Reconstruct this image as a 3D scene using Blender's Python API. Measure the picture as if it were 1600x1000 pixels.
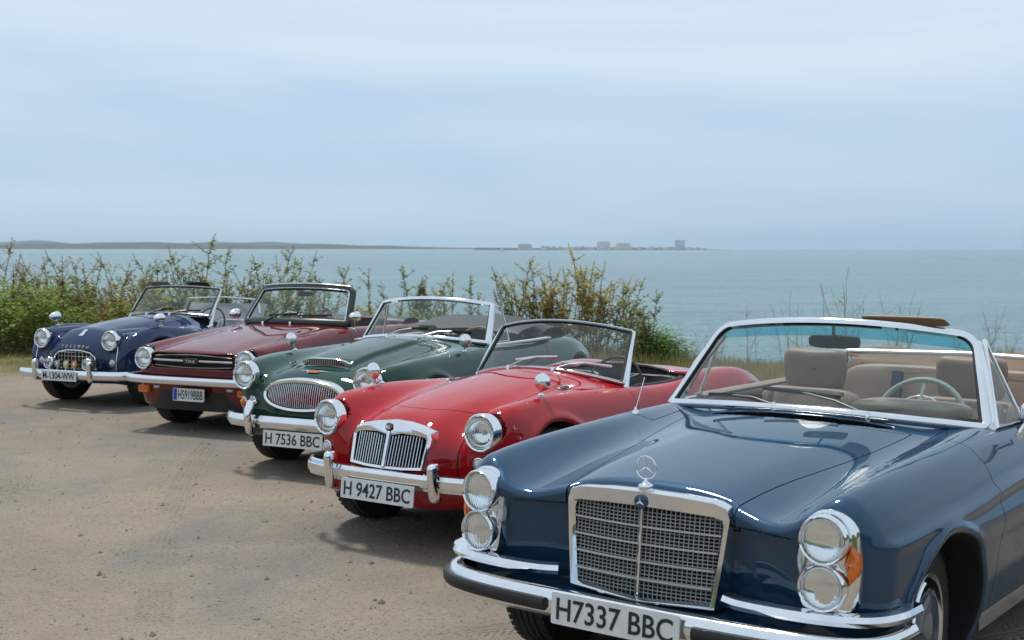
import bpy, bmesh, math, random
import numpy as np
from mathutils import Vector, Matrix
for o in list(bpy.data.objects): bpy.data.objects.remove(o)
S = bpy.context.scene
COL = S.collection
PI = math.pi
rad = math.radians
# ---------------------------------------------------------------- camera
F_PX, CAM_H, PITCH = 2052.8, 1.617, math.atan(112 / 2052.8)
cam = bpy.data.cameras.new('camera')
cam.sensor_width = 36.0
cam.lens = F_PX / 1600 * 36
cam.clip_start = 0.05
cam.clip_end = 60000
camo = bpy.data.objects.new('camera', cam)
COL.objects.link(camo)
camo.location = (0, 0, CAM_H)
camo.rotation_euler = (PI / 2 - PITCH, 0, 0)
cam.dof.use_dof = True; cam.dof.focus_distance = 6.0; cam.dof.aperture_fstop = 7.1
S.camera = camo
S.render.resolution_x, S.render.resolution_y = 1024, 640
# ---------------------------------------------------------------- light
SUN_EL, SUN_AZ = rad(67), rad(-30)          # azimuth measured from +Y towards +X
w = bpy.data.worlds.new('World')
S.world = w
w.use_nodes = True
nt = w.node_tree
nt.nodes.clear()
def N(nt, t, **k):
    n = nt.nodes.new(t)
    for a, b in k.items():
        if hasattr(n, a): setattr(n, a, b)
        else: n.inputs[a].default_value = b
    return n
wo = N(nt, 'ShaderNodeOutputWorld')
bg = N(nt, 'ShaderNodeBackground')
sky = N(nt, 'ShaderNodeTexSky', sky_type='NISHITA', sun_disc=False, sun_elevation=SUN_EL, sun_rotation=SUN_AZ,
        air_density=1.0, dust_density=1.2, ozone_density=1.6)
# thin high haze and cloud veil, laid out by direction
tc = N(nt, 'ShaderNodeTexCoord')
mp = N(nt, 'ShaderNodeMapping')
mp.inputs['Scale'].default_value = (1.0, 1.0, 7.0)
mp.inputs['Location'].default_value = (0.35, 0.0, 0.35)
nt.links.new(tc.outputs['Generated'], mp.inputs[0])
nz = N(nt, 'ShaderNodeTexNoise')
nz.inputs['Scale'].default_value = 1.3; nz.inputs['Detail'].default_value = 5; nz.inputs['Roughness'].default_value = 0.48
nz.inputs['Distortion'].default_value = 0.5
nt.links.new(mp.outputs[0], nz.inputs[0])
rp = N(nt, 'ShaderNodeMapRange', interpolation_type='SMOOTHSTEP')
rp.inputs[1].default_value = 0.38; rp.inputs[2].default_value = 0.72
rp.inputs[3].default_value = 0.0; rp.inputs[4].default_value = 1.0
nt.links.new(nz.outputs[0], rp.inputs[0])
veil = N(nt, 'ShaderNodeMixRGB')
veil.inputs[1].default_value = (3.3, 5.3, 7.8, 1); veil.inputs[2].default_value = (6.9, 8.0, 8.9, 1)
sep = N(nt, 'ShaderNodeSeparateXYZ'); nt.links.new(tc.outputs['Generated'], sep.inputs[0])
el = N(nt, 'ShaderNodeMapRange', interpolation_type='SMOOTHSTEP')       # the veil thickens upwards
for i_, k_ in enumerate((0.07, 0.19, 0.0, 0.75)): el.inputs[i_ + 1].default_value = k_
nt.links.new(sep.outputs[2], el.inputs[0])
vm = N(nt, 'ShaderNodeMath', operation='MULTIPLY'); vm.inputs[1].default_value = .55; nt.links.new(rp.outputs[0], vm.inputs[0])
va = N(nt, 'ShaderNodeMath', operation='ADD'); va.use_clamp = True
nt.links.new(vm.outputs[0], va.inputs[0]); nt.links.new(el.outputs[0], va.inputs[1])
nt.links.new(va.outputs[0], veil.inputs[0])
mixc = N(nt, 'ShaderNodeMixRGB'); mixc.inputs[0].default_value = 0.85
nt.links.new(sky.outputs[0], mixc.inputs[1]); nt.links.new(veil.outputs[0], mixc.inputs[2])
nt.links.new(mixc.outputs[0], bg.inputs[0])
bg.inputs[1].default_value = 0.10
nt.links.new(bg.outputs[0], wo.inputs[0])
sl = bpy.data.lights.new('sun', 'SUN')
sl.energy = 2.7; sl.angle = rad(8); sl.color = (1.0, 0.95, 0.88)
so = bpy.data.objects.new('sun', sl)
COL.objects.link(so)
so.rotation_euler = (-(PI / 2 - SUN_EL), 0, -SUN_AZ)   # light travels down and towards -Y
so.location = (0, 0, 30)
S.view_settings.view_transform = 'Standard'
S.view_settings.look = 'None'
S.view_settings.exposure = 0.12
S.view_settings.gamma = 1
S.render.engine = 'CYCLES'
S.cycles.max_bounces = 8
S.cycles.transparent_max_bounces = 24
S.cycles.caustics_reflective = False
S.cycles.caustics_refractive = False

# ---------------------------------------------------------------- materials
MATS = {}
def mat(name, color=(.5, .5, .5), rough=.5, metal=0., coat=0., spec=.5, noise=None, bump=None, trans=0., ior=1.45, emit=None, coat_r=.03, sheen=0.):
    """noise=(scale, amount[, detail]) varies the colour, bump=(scale, strength) the relief"""
    if name in MATS: return MATS[name]
    m = bpy.data.materials.new(name); MATS[name] = m
    m.use_nodes = True
    t = m.node_tree; b = t.nodes['Principled BSDF']
    c = tuple(color) + (1,)
    b.inputs['Base Color'].default_value = c
    b.inputs['Roughness'].default_value = rough
    b.inputs['Metallic'].default_value = metal
    b.inputs['Coat Weight'].default_value = coat
    b.inputs['Coat Roughness'].default_value = coat_r
    b.inputs['Specular IOR Level'].default_value = spec
    b.inputs['Transmission Weight'].default_value = trans
    b.inputs['IOR'].default_value = ior
    b.inputs['Sheen Weight'].default_value = sheen
    tcn = t.nodes.new('ShaderNodeTexCoord')
    if noise:
        n = t.nodes.new('ShaderNodeTexNoise'); n.inputs['Scale'].default_value = noise[0]; n.inputs['Detail'].default_value = 6
        t.links.new(tcn.outputs['Object'], n.inputs[0])
        r = t.nodes.new('ShaderNodeMapRange'); r.inputs[1].default_value = .3; r.inputs[2].default_value = .7
        r.inputs[3].default_value = 1 - noise[1]; r.inputs[4].default_value = 1 + noise[1]
        t.links.new(n.outputs[0], r.inputs[0])
        v = t.nodes.new('ShaderNodeVectorMath'); v.operation = 'SCALE'; v.inputs[0].default_value = color
        t.links.new(r.outputs[0], v.inputs['Scale']); t.links.new(v.outputs[0], b.inputs['Base Color'])
        r2 = t.nodes.new('ShaderNodeMapRange'); r2.inputs[3].default_value = max(0, rough - .08); r2.inputs[4].default_value = min(1, rough + .08)
        t.links.new(n.outputs[0], r2.inputs[0]); t.links.new(r2.outputs[0], b.inputs['Roughness'])
    if bump:
        n = t.nodes.new('ShaderNodeTexNoise'); n.inputs['Scale'].default_value = bump[0]; n.inputs['Detail'].default_value = 4
        t.links.new(tcn.outputs['Object'], n.inputs[0])
        bp = t.nodes.new('ShaderNodeBump'); bp.inputs['Strength'].default_value = bump[1]; bp.inputs['Distance'].default_value = .01
        t.links.new(n.outputs[0], bp.inputs['Height']); t.links.new(bp.outputs[0], b.inputs['Normal'])
    return m
def paint(name, color, metal=.0, rough=.35):
    """car paint: base with a faint orange peel and dust under a clear coat"""
    m = mat(name, color, rough + .12, metal, 1.0, .0, noise=(3.0, .05))
    t = m.node_tree; b = t.nodes['Principled BSDF']
    n = t.nodes.new('ShaderNodeTexNoise'); n.inputs['Scale'].default_value = 1.7; n.inputs['Detail'].default_value = 8
    r = t.nodes.new('ShaderNodeMapRange'); r.inputs[1].default_value = .35; r.inputs[2].default_value = .75
    r.inputs[3].default_value = .006; r.inputs[4].default_value = .045
    tcn = t.nodes.new('ShaderNodeTexCoord'); t.links.new(tcn.outputs['Object'], n.inputs[0])
    t.links.new(n.outputs[0], r.inputs[0]); t.links.new(r.outputs[0], b.inputs['Coat Roughness'])
    return m
def glass(name, tint=(.9, .95, .94), refl=1.0, rough=0.0):
    """thin pane: straight-through transparency plus Fresnel reflection"""
    if name in MATS: return MATS[name]
    m = bpy.data.materials.new(name); MATS[name] = m
    m.use_nodes = True
    t = m.node_tree; t.nodes.clear()
    o = t.nodes.new('ShaderNodeOutputMaterial'); mx = t.nodes.new('ShaderNodeMixShader')
    tr = t.nodes.new('ShaderNodeBsdfTransparent'); gl = t.nodes.new('ShaderNodeBsdfGlossy')
    lw = t.nodes.new('ShaderNodeLayerWeight')          # Schlick on both faces of the pane
    pw = t.nodes.new('ShaderNodeMath'); pw.operation = 'POWER'; pw.inputs[1].default_value = 5; t.links.new(lw.outputs['Facing'], pw.inputs[0])
    fr = t.nodes.new('ShaderNodeMath'); fr.operation = 'MULTIPLY_ADD'; fr.inputs[1].default_value = .92; fr.inputs[2].default_value = .08; t.links.new(pw.outputs[0], fr.inputs[0])
    ml = t.nodes.new('ShaderNodeMath'); ml.operation = 'MULTIPLY'; ml.inputs[1].default_value = refl; ml.use_clamp = True
    tr.inputs[0].default_value = tuple(tint) + (1,); gl.inputs['Roughness'].default_value = rough
    t.links.new(fr.outputs[0], ml.inputs[0]); t.links.new(ml.outputs[0], mx.inputs[0])
    t.links.new(tr.outputs[0], mx.inputs[1]); t.links.new(gl.outputs[0], mx.inputs[2]); t.links.new(mx.outputs[0], o.inputs[0])
    return m
CHROME = mat('chrome', (.83, .84, .86), .07, 1.0, noise=(9, .04))
CHROME_OLD = mat('chrome_worn', (.74, .74, .74), .16, 1.0, noise=(14, .10))
STEEL = mat('brushed_steel', (.55, .56, .57), .35, 1.0, noise=(20, .1))
RUBBER = mat('tyre_rubber', (.028, .027, .026), .75, noise=(8, .35), bump=(60, .2))
BLACK = mat('black_trim', (.015, .015, .016), .5)
DARK = mat('dark_interior', (.02, .019, .018), .8)
WELL = mat('wheel_well_black', (.012, .012, .012), .9)
WHITE = mat('plate_white', (.72, .73, .74), .4, noise=(30, .06))
INK = mat('plate_ink', (.02, .02, .022), .5)
AMBER = mat('amber_lens', (.75, .16, .01), .15, 0, .6)
REFL = mat('lamp_reflector', (.92, .93, .94), .06, 1.0)
LENS = None
TAN = mat('tan_leather', (.25, .182, .137), .5, noise=(6, .12), bump=(90, .12))
TAN_D = mat('tan_cloth', (.20, .13, .085), .8, noise=(8, .2), bump=(120, .25))
BLKLEA = mat('black_leather', (.02, .02, .021), .45, bump=(80, .15))
MIRROR = mat('mirror_glass', (.8, .82, .84), .02, 1.0)
GLASS = glass('windscreen_glass', (.90, .94, .92), .9)
GLASS_T = glass('green_tinted_glass', (.84, .91, .89), .9)
SUNSTRIP = glass('blue_shade_band', (.20, .68, .84), .6)
LENSG = None
def lens_mat():
    """moulded headlamp glass with vertical flutes"""
    m = bpy.data.materials.new('fluted_lens'); m.use_nodes = True
    t = m.node_tree; t.nodes.clear()
    o = t.nodes.new('ShaderNodeOutputMaterial'); g = t.nodes.new('ShaderNodeBsdfGlass')
    g.inputs['IOR'].default_value = 1.45; g.inputs['Roughness'].default_value = 0.0; g.inputs['Color'].default_value = (.97, .98, .98, 1)
    w_ = t.nodes.new('ShaderNodeTexWave'); w_.bands_direction = 'Y'; w_.inputs['Scale'].default_value = 26
    w_.inputs['Distortion'].default_value = .8
    tcn = t.nodes.new('ShaderNodeTexCoord'); t.links.new(tcn.outputs['Object'], w_.inputs[0])
    bp = t.nodes.new('ShaderNodeBump'); bp.inputs['Strength'].default_value = .3; bp.inputs['Distance'].default_value = .003
    t.links.new(w_.outputs[1], bp.inputs['Height']); t.links.new(bp.outputs[0], g.inputs['Normal'])
    t.links.new(g.outputs[0], o.inputs[0])
    return m
LENS = lens_mat()

# ---------------------------------------------------------------- objects
def tag(o, label=None, cat=None, group=None, kind=None):
    if label: o['label'] = label
    if cat: o['category'] = cat
    if group: o['group'] = group
    if kind: o['kind'] = kind
    return o
def empty(name, loc=(0, 0, 0), rz=0):
    o = bpy.data.objects.new(name, None); COL.objects.link(o)
    o.location = loc; o.rotation_euler = (0, 0, rz)
    return o
def link_mesh(name, me, material, parent=None):
    o = bpy.data.objects.new(name, me); COL.objects.link(o)
    if parent is not None: o.parent = parent
    if material is not None: me.materials.append(material)
    return o
class MB:
    def __init__(s): s.v = []; s.f = []
    def add(s, v, f):
        n = len(s.v); s.v += [tuple(map(float, p)) for p in v]; s.f += [tuple(n + i for i in q) for q in f]; return s
    def box(s, c, d, R=None):
        x, y, z = (k / 2 for k in d)
        vs = [Vector((a * x, b * y, e * z)) for a in (-1, 1) for b in (-1, 1) for e in (-1, 1)]
        if R is not None: vs = [R @ p for p in vs]
        vs = [(p[0] + c[0], p[1] + c[1], p[2] + c[2]) for p in vs]
        return s.add(vs, [(0, 1, 3, 2), (4, 6, 7, 5), (0, 4, 5, 1), (2, 3, 7, 6), (0, 2, 6, 4), (1, 5, 7, 3)])
    def rings(s, rings, closed=True, caps=True, loop=False):
        """skin between successive point rings"""
        m = len(rings[0]); n0 = len(s.v)
        for r in rings: s.v += [tuple(map(float, p)) for p in r]
        nr = len(rings)
        for i in range(nr if loop else nr - 1):
            a, b = n0 + i * m, n0 + ((i + 1) % nr) * m
            for j in range(m if closed else m - 1):
                k = (j + 1) % m
                s.f.append((a + j, a + k, b + k, b + j))
        if caps and closed and not loop:
            s.f.append(tuple(n0 + j for j in reversed(range(m)))); s.f.append(tuple(n0 + (nr - 1) * m + j for j in range(m)))
        return s
    def tube(s, path, r, seg=8, loop=False, caps=True, flat=None):
        """round (or flat=(w,h) elliptical) tube along a path; r may be a list"""
        P = [Vector(p) for p in path]; n = len(P); rings = []
        up = Vector((0, 0, 1)); prev = None
        for i in range(n):
            if loop: t = P[(i + 1) % n] - P[i - 1]
            else: t = P[min(i + 1, n - 1)] - P[max(i - 1, 0)]
            t.normalize()
            u = prev if prev is not None else (up if abs(t.z) < .95 else Vector((1, 0, 0)))
            u = (u - t * u.dot(t)).normalized(); prev = u
            v = t.cross(u)
            ri = r[i] if isinstance(r, (list, tuple)) else r
            a, b = (ri, ri) if flat is None else (flat[0], flat[1])
            rings.append([P[i] + u * (b * math.cos(2 * PI * k / seg)) + v * (a * math.sin(2 * PI * k / seg)) for k in range(seg)])
        return s.rings(rings, True, caps, loop)
    def sweep(s, path, prof, up=(0, 0, 1), caps=True):
        """sweep a profile [(out, up)] along a path; out = tangent x up side"""
        P = [Vector(p) for p in path]; n = len(P); up = Vector(up); rings = []
        for i in range(n):
            t = (P[min(i + 1, n - 1)] - P[max(i - 1, 0)]).normalized()
            o = t.cross(up).normalized(); u = o.cross(t).normalized()
            rings.append([P[i] + o * a + u * b for a, b in prof])
        return s.rings(rings, True, caps)
    def lathe(s, prof, c=(0, 0, 0), ax='x', seg=24, caps=False, R=None):
        """prof [(axial, radius)] turned about an axis through c"""
        rings = []
        for a, r in prof:
            ring = []
            for k in range(seg):
                t = 2 * PI * k / seg; p = (a, r * math.cos(t), r * math.sin(t))
                if ax == 'y': p = (r * math.cos(t), a, -r * math.sin(t))
                if ax == 'z': p = (r * math.cos(t), r * math.sin(t), a)
                p = Vector(p)
                if R is not None: p = R @ p
                ring.append((p[0] + c[0], p[1] + c[1], p[2] + c[2]))
            rings.append(ring)
        return s.rings(rings, True, caps)
    def grid(s, fn, nu, nv):
        n0 = len(s.v)
        for i in range(nu + 1):
            for j in range(nv + 1): s.v.append(tuple(map(float, fn(i / nu, j / nv))))
        for i in range(nu):
            for j in range(nv):
                a = n0 + i * (nv + 1) + j; s.f.append((a, a + nv + 1, a + nv + 2, a + 1))
        return s
    def prism(s, outline, d0, d1, plane='yz', inset=0.0):
        """outline [(a,b)] extruded along the third axis, optional bevelled front"""
        def put(a, b, d):
            return {'yz': (d, a, b), 'xz': (a, d, b), 'xy': (a, b, d)}[plane]
        ca = sum(p[0] for p in outline) / len(outline); cb_ = sum(p[1] for p in outline) / len(outline)
        R = [[put(a, b, d0) for a, b in outline], [put(a, b, d1 - (d1 - d0) * .25 if inset else d1) for a, b in outline]]
        if inset:
            def sh(a, b):
                l = math.hypot(a - ca, b - cb_) or 1
                return put(a - (a - ca) / l * inset, b - (b - cb_) / l * inset, d1)
            R.append([sh(a, b) for a, b in outline])
        return s.rings(R)
    def mesh(s, name, smooth=True, angle=40):
        me = bpy.data.meshes.new(name)
        me.from_pydata(s.v, [], s.f)
        bm = bmesh.new(); bm.from_mesh(me)
        bmesh.ops.recalc_face_normals(bm, faces=bm.faces)
        for f in bm.faces: f.smooth = smooth
        if smooth:
            ca = math.cos(rad(angle))
            for e in bm.edges:
                if len(e.link_faces) == 2 and e.link_faces[0].normal.dot(e.link_faces[1].normal) < ca: e.smooth = False
        bm.to_mesh(me); bm.free()
        return me
    def build(s, name, material, parent=None, smooth=True, angle=40):
        return link_mesh(name, s.mesh(name, smooth, angle), material, parent)

# ---------------------------------------------------------------- splines
class Spl:
    """natural cubic cardinal basis on given knots"""
    def __init__(s, t):
        s.t = np.array(t, float); n = len(t); h = np.diff(s.t)
        A = np.zeros((n, n)); B = np.zeros((n, n)); A[0, 0] = A[-1, -1] = 1
        for i in range(1, n - 1):
            A[i, i - 1], A[i, i], A[i, i + 1] = h[i - 1], 2 * (h[i - 1] + h[i]), h[i]
            B[i, i - 1], B[i, i], B[i, i + 1] = 6 / h[i - 1], -6 / h[i - 1] - 6 / h[i], 6 / h[i]
        s.K = np.linalg.solve(A, B)
    def basis(s, q):
        q = np.clip(np.asarray(q, float), s.t[0], s.t[-1]); sh = q.shape; q = q.ravel()
        i = np.clip(np.searchsorted(s.t, q, 'right') - 1, 0, len(s.t) - 2)
        h = s.t[i + 1] - s.t[i]; a = (s.t[i + 1] - q) / h; b = 1 - a
        W = ((a**3 - a) * h * h / 6)[:, None] * s.K[i] + ((b**3 - b) * h * h / 6)[:, None] * s.K[i + 1]
        r = np.arange(len(q)); W[r, i] += a; W[r, i + 1] += b
        return W.reshape(sh + (len(s.t),))
def curve(t, y):
    sp = Spl(t); y = np.array(y, float)
    return lambda q: sp.basis(q) @ y
def table(tx, ty, Z):
    sx, sy = Spl(tx), Spl(ty); Z = np.array(Z, float)
    assert Z.shape == (len(tx), len(ty)), Z.shape
    return lambda x, y: ((sx.basis(x) @ Z) * sy.basis(y)).sum(-1)
def mir(t, Z, axis):
    """mirror a table about 0 on one axis, so the surface crosses the centre line without a crease"""
    t = list(t); Z = np.array(Z, float); idx = list(range(len(t) - 1, 0, -1)) + list(range(len(t)))
    return [-q for q in t[:0:-1]] + t, np.take(Z, idx, axis)
def top_table(tx, ty, Z):
    ty2, Z2 = mir(ty, Z, 1); return table(tx, ty2, Z2)
def front_table(ty, tz, Z):
    ty2, Z2 = mir(ty, Z, 0); return table(ty2, tz, Z2)
def smax(a, b, k):
    h = np.maximum(k - np.abs(a - b), 0) / k
    return np.maximum(a, b) + h * h * k * .25
def smin(a, b, k): return -smax(-a, -b, k)
def sstep(a, b, x):
    t = np.clip((x - a) / (b - a), 0, 1); return t * t * (3 - 2 * t)
def rbox(px, py, hx, hy, r):
    """2-D rounded box distance"""
    qx = np.abs(px) - hx + r; qy = np.abs(py) - hy + r
    return np.hypot(np.maximum(qx, 0), np.maximum(qy, 0)) + np.minimum(np.maximum(qx, qy), 0) - r
# ---------------------------------------------------------------- implicit surface -> mesh
class TM:
    """triangle mesh with normals"""
    def __init__(s, v, n, t, cut=None):
        s.v, s.n, s.t = v, n, t
        s.cut = np.zeros(len(v), bool) if cut is None else cut
    def split(s, g):
        """(part where g>0, part where g<=0), cut exactly along g=0"""
        g = np.where(np.abs(g) < 1e-7, 1e-7, g); pos = g > 0; T = s.t; c = pos[T].sum(1)
        out = {1: [T[c == 3]], 0: [T[c == 0]]}
        v, n, cut = [s.v], [s.n], [s.cut]
        new_cut = np.zeros(len(s.v), bool)
        mixed = T[(c == 1) | (c == 2)]
        if len(mixed):
            cm = pos[mixed].sum(1); lone = np.where(cm == 1, 1, 0)
            is_l = pos[mixed] == (lone[:, None] == 1)
            k = is_l.argmax(1); r = np.arange(len(mixed))
            A, B, Cc = mixed[r, k], mixed[r, (k + 1) % 3], mixed[r, (k + 2) % 3]
            E = np.concatenate([np.stack([A, B], 1), np.stack([A, Cc], 1)]); Es = np.sort(E, 1)
            U, inv = np.unique(Es, axis=0, return_inverse=True); inv = inv.ravel()
            t = g[U[:, 0]] / (g[U[:, 0]] - g[U[:, 1]])
            nv = s.v[U[:, 0]] * (1 - t[:, None]) + s.v[U[:, 1]] * t[:, None]
            nn = s.n[U[:, 0]] * (1 - t[:, None]) + s.n[U[:, 1]] * t[:, None]
            nn /= np.linalg.norm(nn, axis=1)[:, None] + 1e-12
            base = len(s.v); m = len(mixed)
            P, Q = base + inv[:m], base + inv[m:]
            v.append(nv); n.append(nn); cut.append(s.cut[U[:, 0]] & s.cut[U[:, 1]])
            new_cut = np.concatenate([new_cut, np.ones(len(nv), bool)])
            for L in (0, 1):
                q = lone == L
                out[L].append(np.stack([A, P, Q], 1)[q])
                out[1 - L] += [np.stack([P, B, Cc], 1)[q], np.stack([P, Cc, Q], 1)[q]]
        v, n, cut = np.concatenate(v), np.concatenate(n), np.concatenate(cut)
        if len(new_cut) < len(v): new_cut = np.concatenate([new_cut, np.zeros(len(v) - len(new_cut), bool)])
        res = []
        for L in (1, 0):
            t = np.concatenate(out[L]); u, inv = np.unique(t, return_inverse=True)
            res.append(TM(v[u], n[u], inv.reshape(-1, 3), (cut | new_cut)[u]))
        return res
    def mirrored(s):
        m = np.array([1, -1, 1.]); return TM(s.v * m, s.n * m, s.t[:, ::-1], s.cut.copy())
    def whole(s):
        """half (y>=0) plus its mirror image, welded on y=0"""
        on = np.abs(s.v[:, 1]) < 1e-5; s.v[on, 1] = 0; s.n[on, 1] = 0
        idx = np.full(len(s.v), -1); idx[on] = np.nonzero(on)[0]
        k = np.nonzero(~on)[0]; idx[k] = len(s.v) + np.arange(len(k)); m = np.array([1, -1, 1.])
        return TM(np.concatenate([s.v, s.v[k] * m]), np.concatenate([s.n, s.n[k] * m]), np.concatenate([s.t, idx[s.t][:, ::-1]]), np.concatenate([s.cut, s.cut[k]]))
    def build(s, name, material, parent=None, lip=0.0):
        v, n, t = s.v, s.n, s.t
        t = t[(t[:, 0] != t[:, 1]) & (t[:, 1] != t[:, 2]) & (t[:, 0] != t[:, 2])]
        if lip:
            E = np.concatenate([t[:, [0, 1]], t[:, [1, 2]], t[:, [2, 0]]])
            key = np.sort(E, 1); U, first, cnt = np.unique(key, axis=0, return_index=True, return_counts=True)
            b = E[first[cnt == 1]]; b = b[s.cut[b].all(1)]
            a, c = v[b[:, 0]], v[b[:, 1]]; a2, c2 = a - n[b[:, 0]] * lip, c - n[b[:, 1]] * lip
            fn = np.cross(c - a, n[b[:, 0]]); fn /= np.linalg.norm(fn, axis=1)[:, None] + 1e-9
            k = len(b); o = len(v)
            v = np.concatenate([v, a, c, a2, c2]); n = np.concatenate([n, fn, fn, fn, fn])
            i = np.arange(k)
            t = np.concatenate([t, np.stack([o + k + i, o + i, o + 2 * k + i], 1), np.stack([o + k + i, o + 2 * k + i, o + 3 * k + i], 1)])
        me = bpy.data.meshes.new(name)
        me.from_pydata(v.tolist(), [], t.tolist())
        me.polygons.foreach_set('use_smooth', np.ones(len(me.polygons), bool))
        nn = n / (np.linalg.norm(n, axis=1)[:, None] + 1e-12)
        me.normals_split_custom_set_from_vertices(nn.tolist())
        return link_mesh(name, me, material, parent)
def half_body(f, b, cell):
    """surface nets over x0..x1, 0..y1, z0..z1 of the implicit f, projected on f=0"""
    x0, x1, y1, z0, z1 = b
    xs = np.arange(x0, x1 + cell, cell); ys = np.arange(-2, y1 / cell + 1) * cell; zs = np.arange(z0, z1 + cell, cell)
    V = f(xs[:, None, None], ys[None, :, None], zs[None, None, :]) + np.zeros((len(xs), len(ys), len(zs)))
    ins = V < 0
    nx, ny, nz_ = (k - 1 for k in V.shape)
    acc = np.zeros((nx, ny, nz_, 3), np.float32); cnt = np.zeros((nx, ny, nz_), np.int8)
    for ax in range(3):
        o1, o2 = [a for a in range(3) if a != ax]
        lo = [slice(None)] * 3; hi = [slice(None)] * 3; lo[ax] = slice(0, -1); hi[ax] = slice(1, None)
        a, c = V[tuple(lo)], V[tuple(hi)]
        cr = (a < 0) != (c < 0); t = np.where(cr, a / np.where(cr, a - c, 1), 0)
        for i in (0, 1):
            for j in (0, 1):
                sl_ = [slice(None)] * 3
                for o, k in ((o1, i), (o2, j)): sl_[o] = slice(k, V.shape[o] - 1 + k)
                sl_ = tuple(sl_); cc = cr[sl_]
                acc[..., ax] += np.where(cc, t[sl_], 0); acc[..., o1] += cc * i; acc[..., o2] += cc * j; cnt += cc
    act = cnt > 0; ids = np.full(act.shape, -1); ids[act] = np.arange(act.sum())
    I = np.argwhere(act); P = (acc[act] / cnt[act][:, None]) * cell + np.stack([xs[I[:, 0]], ys[I[:, 1]], zs[I[:, 2]]], 1)
    T = []
    for ax in range(3):
        o1, o2 = (ax + 1) % 3, (ax + 2) % 3
        lo = [slice(1, -1)] * 3; hi = [slice(1, -1)] * 3; lo[ax] = slice(0, -1); hi[ax] = slice(1, None)
        a, c = ins[tuple(lo)], ins[tuple(hi)]
        for flip, m in ((False, a & ~c), (True, ~a & c)):
            K = np.argwhere(m)
            if not len(K): continue
            K[:, o1] += 1; K[:, o2] += 1
            def cid(d1, d2):
                q = K.copy(); q[:, o1] -= d1; q[:, o2] -= d2; return ids[q[:, 0], q[:, 1], q[:, 2]]
            q = [cid(1, 1), cid(0, 1), cid(0, 0), cid(1, 0)]
            if flip: q = q[::-1]
            T += [np.stack([q[0], q[1], q[2]], 1), np.stack([q[0], q[2], q[3]], 1)]
    T = np.concatenate(T)
    def grad(p, e=.0015):
        g = np.zeros_like(p)
        for k in range(3):
            d = np.zeros(3); d[k] = e; a, c = p + d, p - d
            g[:, k] = (f(a[:, 0], a[:, 1], a[:, 2]) - f(c[:, 0], c[:, 1], c[:, 2])) / (2 * e)
        return g
    P = P.astype(float)
    for it in range(4):
        val = f(P[:, 0], P[:, 1], P[:, 2]); g = grad(P); st = -(val / ((g**2).sum(1) + 1e-9))[:, None] * g
        l = np.linalg.norm(st, axis=1)[:, None]; P += st * np.minimum(1, .5 * cell / (l + 1e-12))
    g = grad(P, .004); nrm = g / (np.linalg.norm(g, axis=1)[:, None] + 1e-12)
    return TM(P, nrm, T).split(P[:, 1])[0]
def drop(f, x, y, z0=1.4):
    """height of the body's upper surface at (x, y)"""
    zz = np.arange(z0, .1, -.004); v = f(np.full_like(zz, x), np.full_like(zz, abs(y)), zz)
    i = np.argmax(v < 0); a, b = v[i - 1], v[i]
    return float(zz[i - 1] - .004 * a / (a - b))
def front_at(f, y, z, x0=1.0):
    xx = np.arange(x0, -.6, -.004); v = f(xx, np.full_like(xx, abs(y)), np.full_like(xx, z))
    i = np.argmax(v < 0); a, b = v[i - 1], v[i]
    return float(xx[i - 1] - .004 * a / (a - b))
def side_at(f, x, z, y0=1.1):
    yy = np.arange(y0, 0, -.004); v = f(np.full_like(yy, x), yy, np.full_like(yy, z))
    i = np.argmax(v < 0); a, b = v[i - 1], v[i]
    return float(yy[i - 1] - .004 * a / (a - b))

# ================================================================ car components
def text_mesh(txt, w, h, depth=.0015):
    """lettering as a flat extruded mesh, fitted to w x h, lying in local (y, z) facing +x"""
    cu = bpy.data.curves.new('t', 'FONT'); cu.body = txt; cu.extrude = .01; cu.offset = .010; cu.resolution_u = 3
    ob = bpy.data.objects.new('t', cu); COL.objects.link(ob)
    dg = bpy.context.evaluated_depsgraph_get(); dg.update()
    me = bpy.data.meshes.new_from_object(ob.evaluated_get(dg))
    bpy.data.objects.remove(ob); bpy.data.curves.remove(cu)
    n = len(me.vertices); c = np.zeros(n * 3); me.vertices.foreach_get('co', c); c = c.reshape(-1, 3)
    lo, hi = c.min(0), c.max(0); q = (c - (lo + hi) / 2) / np.maximum(hi - lo, 1e-6)
    out = np.stack([q[:, 2] * depth, q[:, 0] * w, q[:, 1] * h], 1)
    me.vertices.foreach_set('co', out.ravel()); me.update()
    return me
def rrect(w, h, r, n=5, cx=0, cy=0):
    p = []
    for sx, sy, a0 in ((1, 1, 0), (-1, 1, 90), (-1, -1, 180), (1, -1, 270)):
        for k in range(n + 1):
            a = rad(a0 + 90 * k / n); p.append((cx + sx * (w / 2 - r) + r * math.cos(a), cy + sy * (h / 2 - r) + r * math.sin(a)))
    return p
def plate(car, x, zc, w, h, txt, tilt=0, blue=False, label=None, yc=0):
    p = MB().prism(rrect(w, h, .008, 3), -.004, .003).build('number_plate', WHITE, car)
    p.location = (x, yc, zc); p.rotation_euler = (0, rad(tilt), 0)
    if label: p['label'] = label
    dw = .045 if blue else 0
    t = link_mesh('lettering', text_mesh(txt, (w - dw) * .91, h * .70), INK, p); t.location = (.0045, dw / 2, 0)
    if blue: MB().box((.0036, -w / 2 + .026, 0), (.0014, .04, h - .012)).build('blue_band', mat('plate_blue', (.02, .06, .45), .4), p)
    return p
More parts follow.
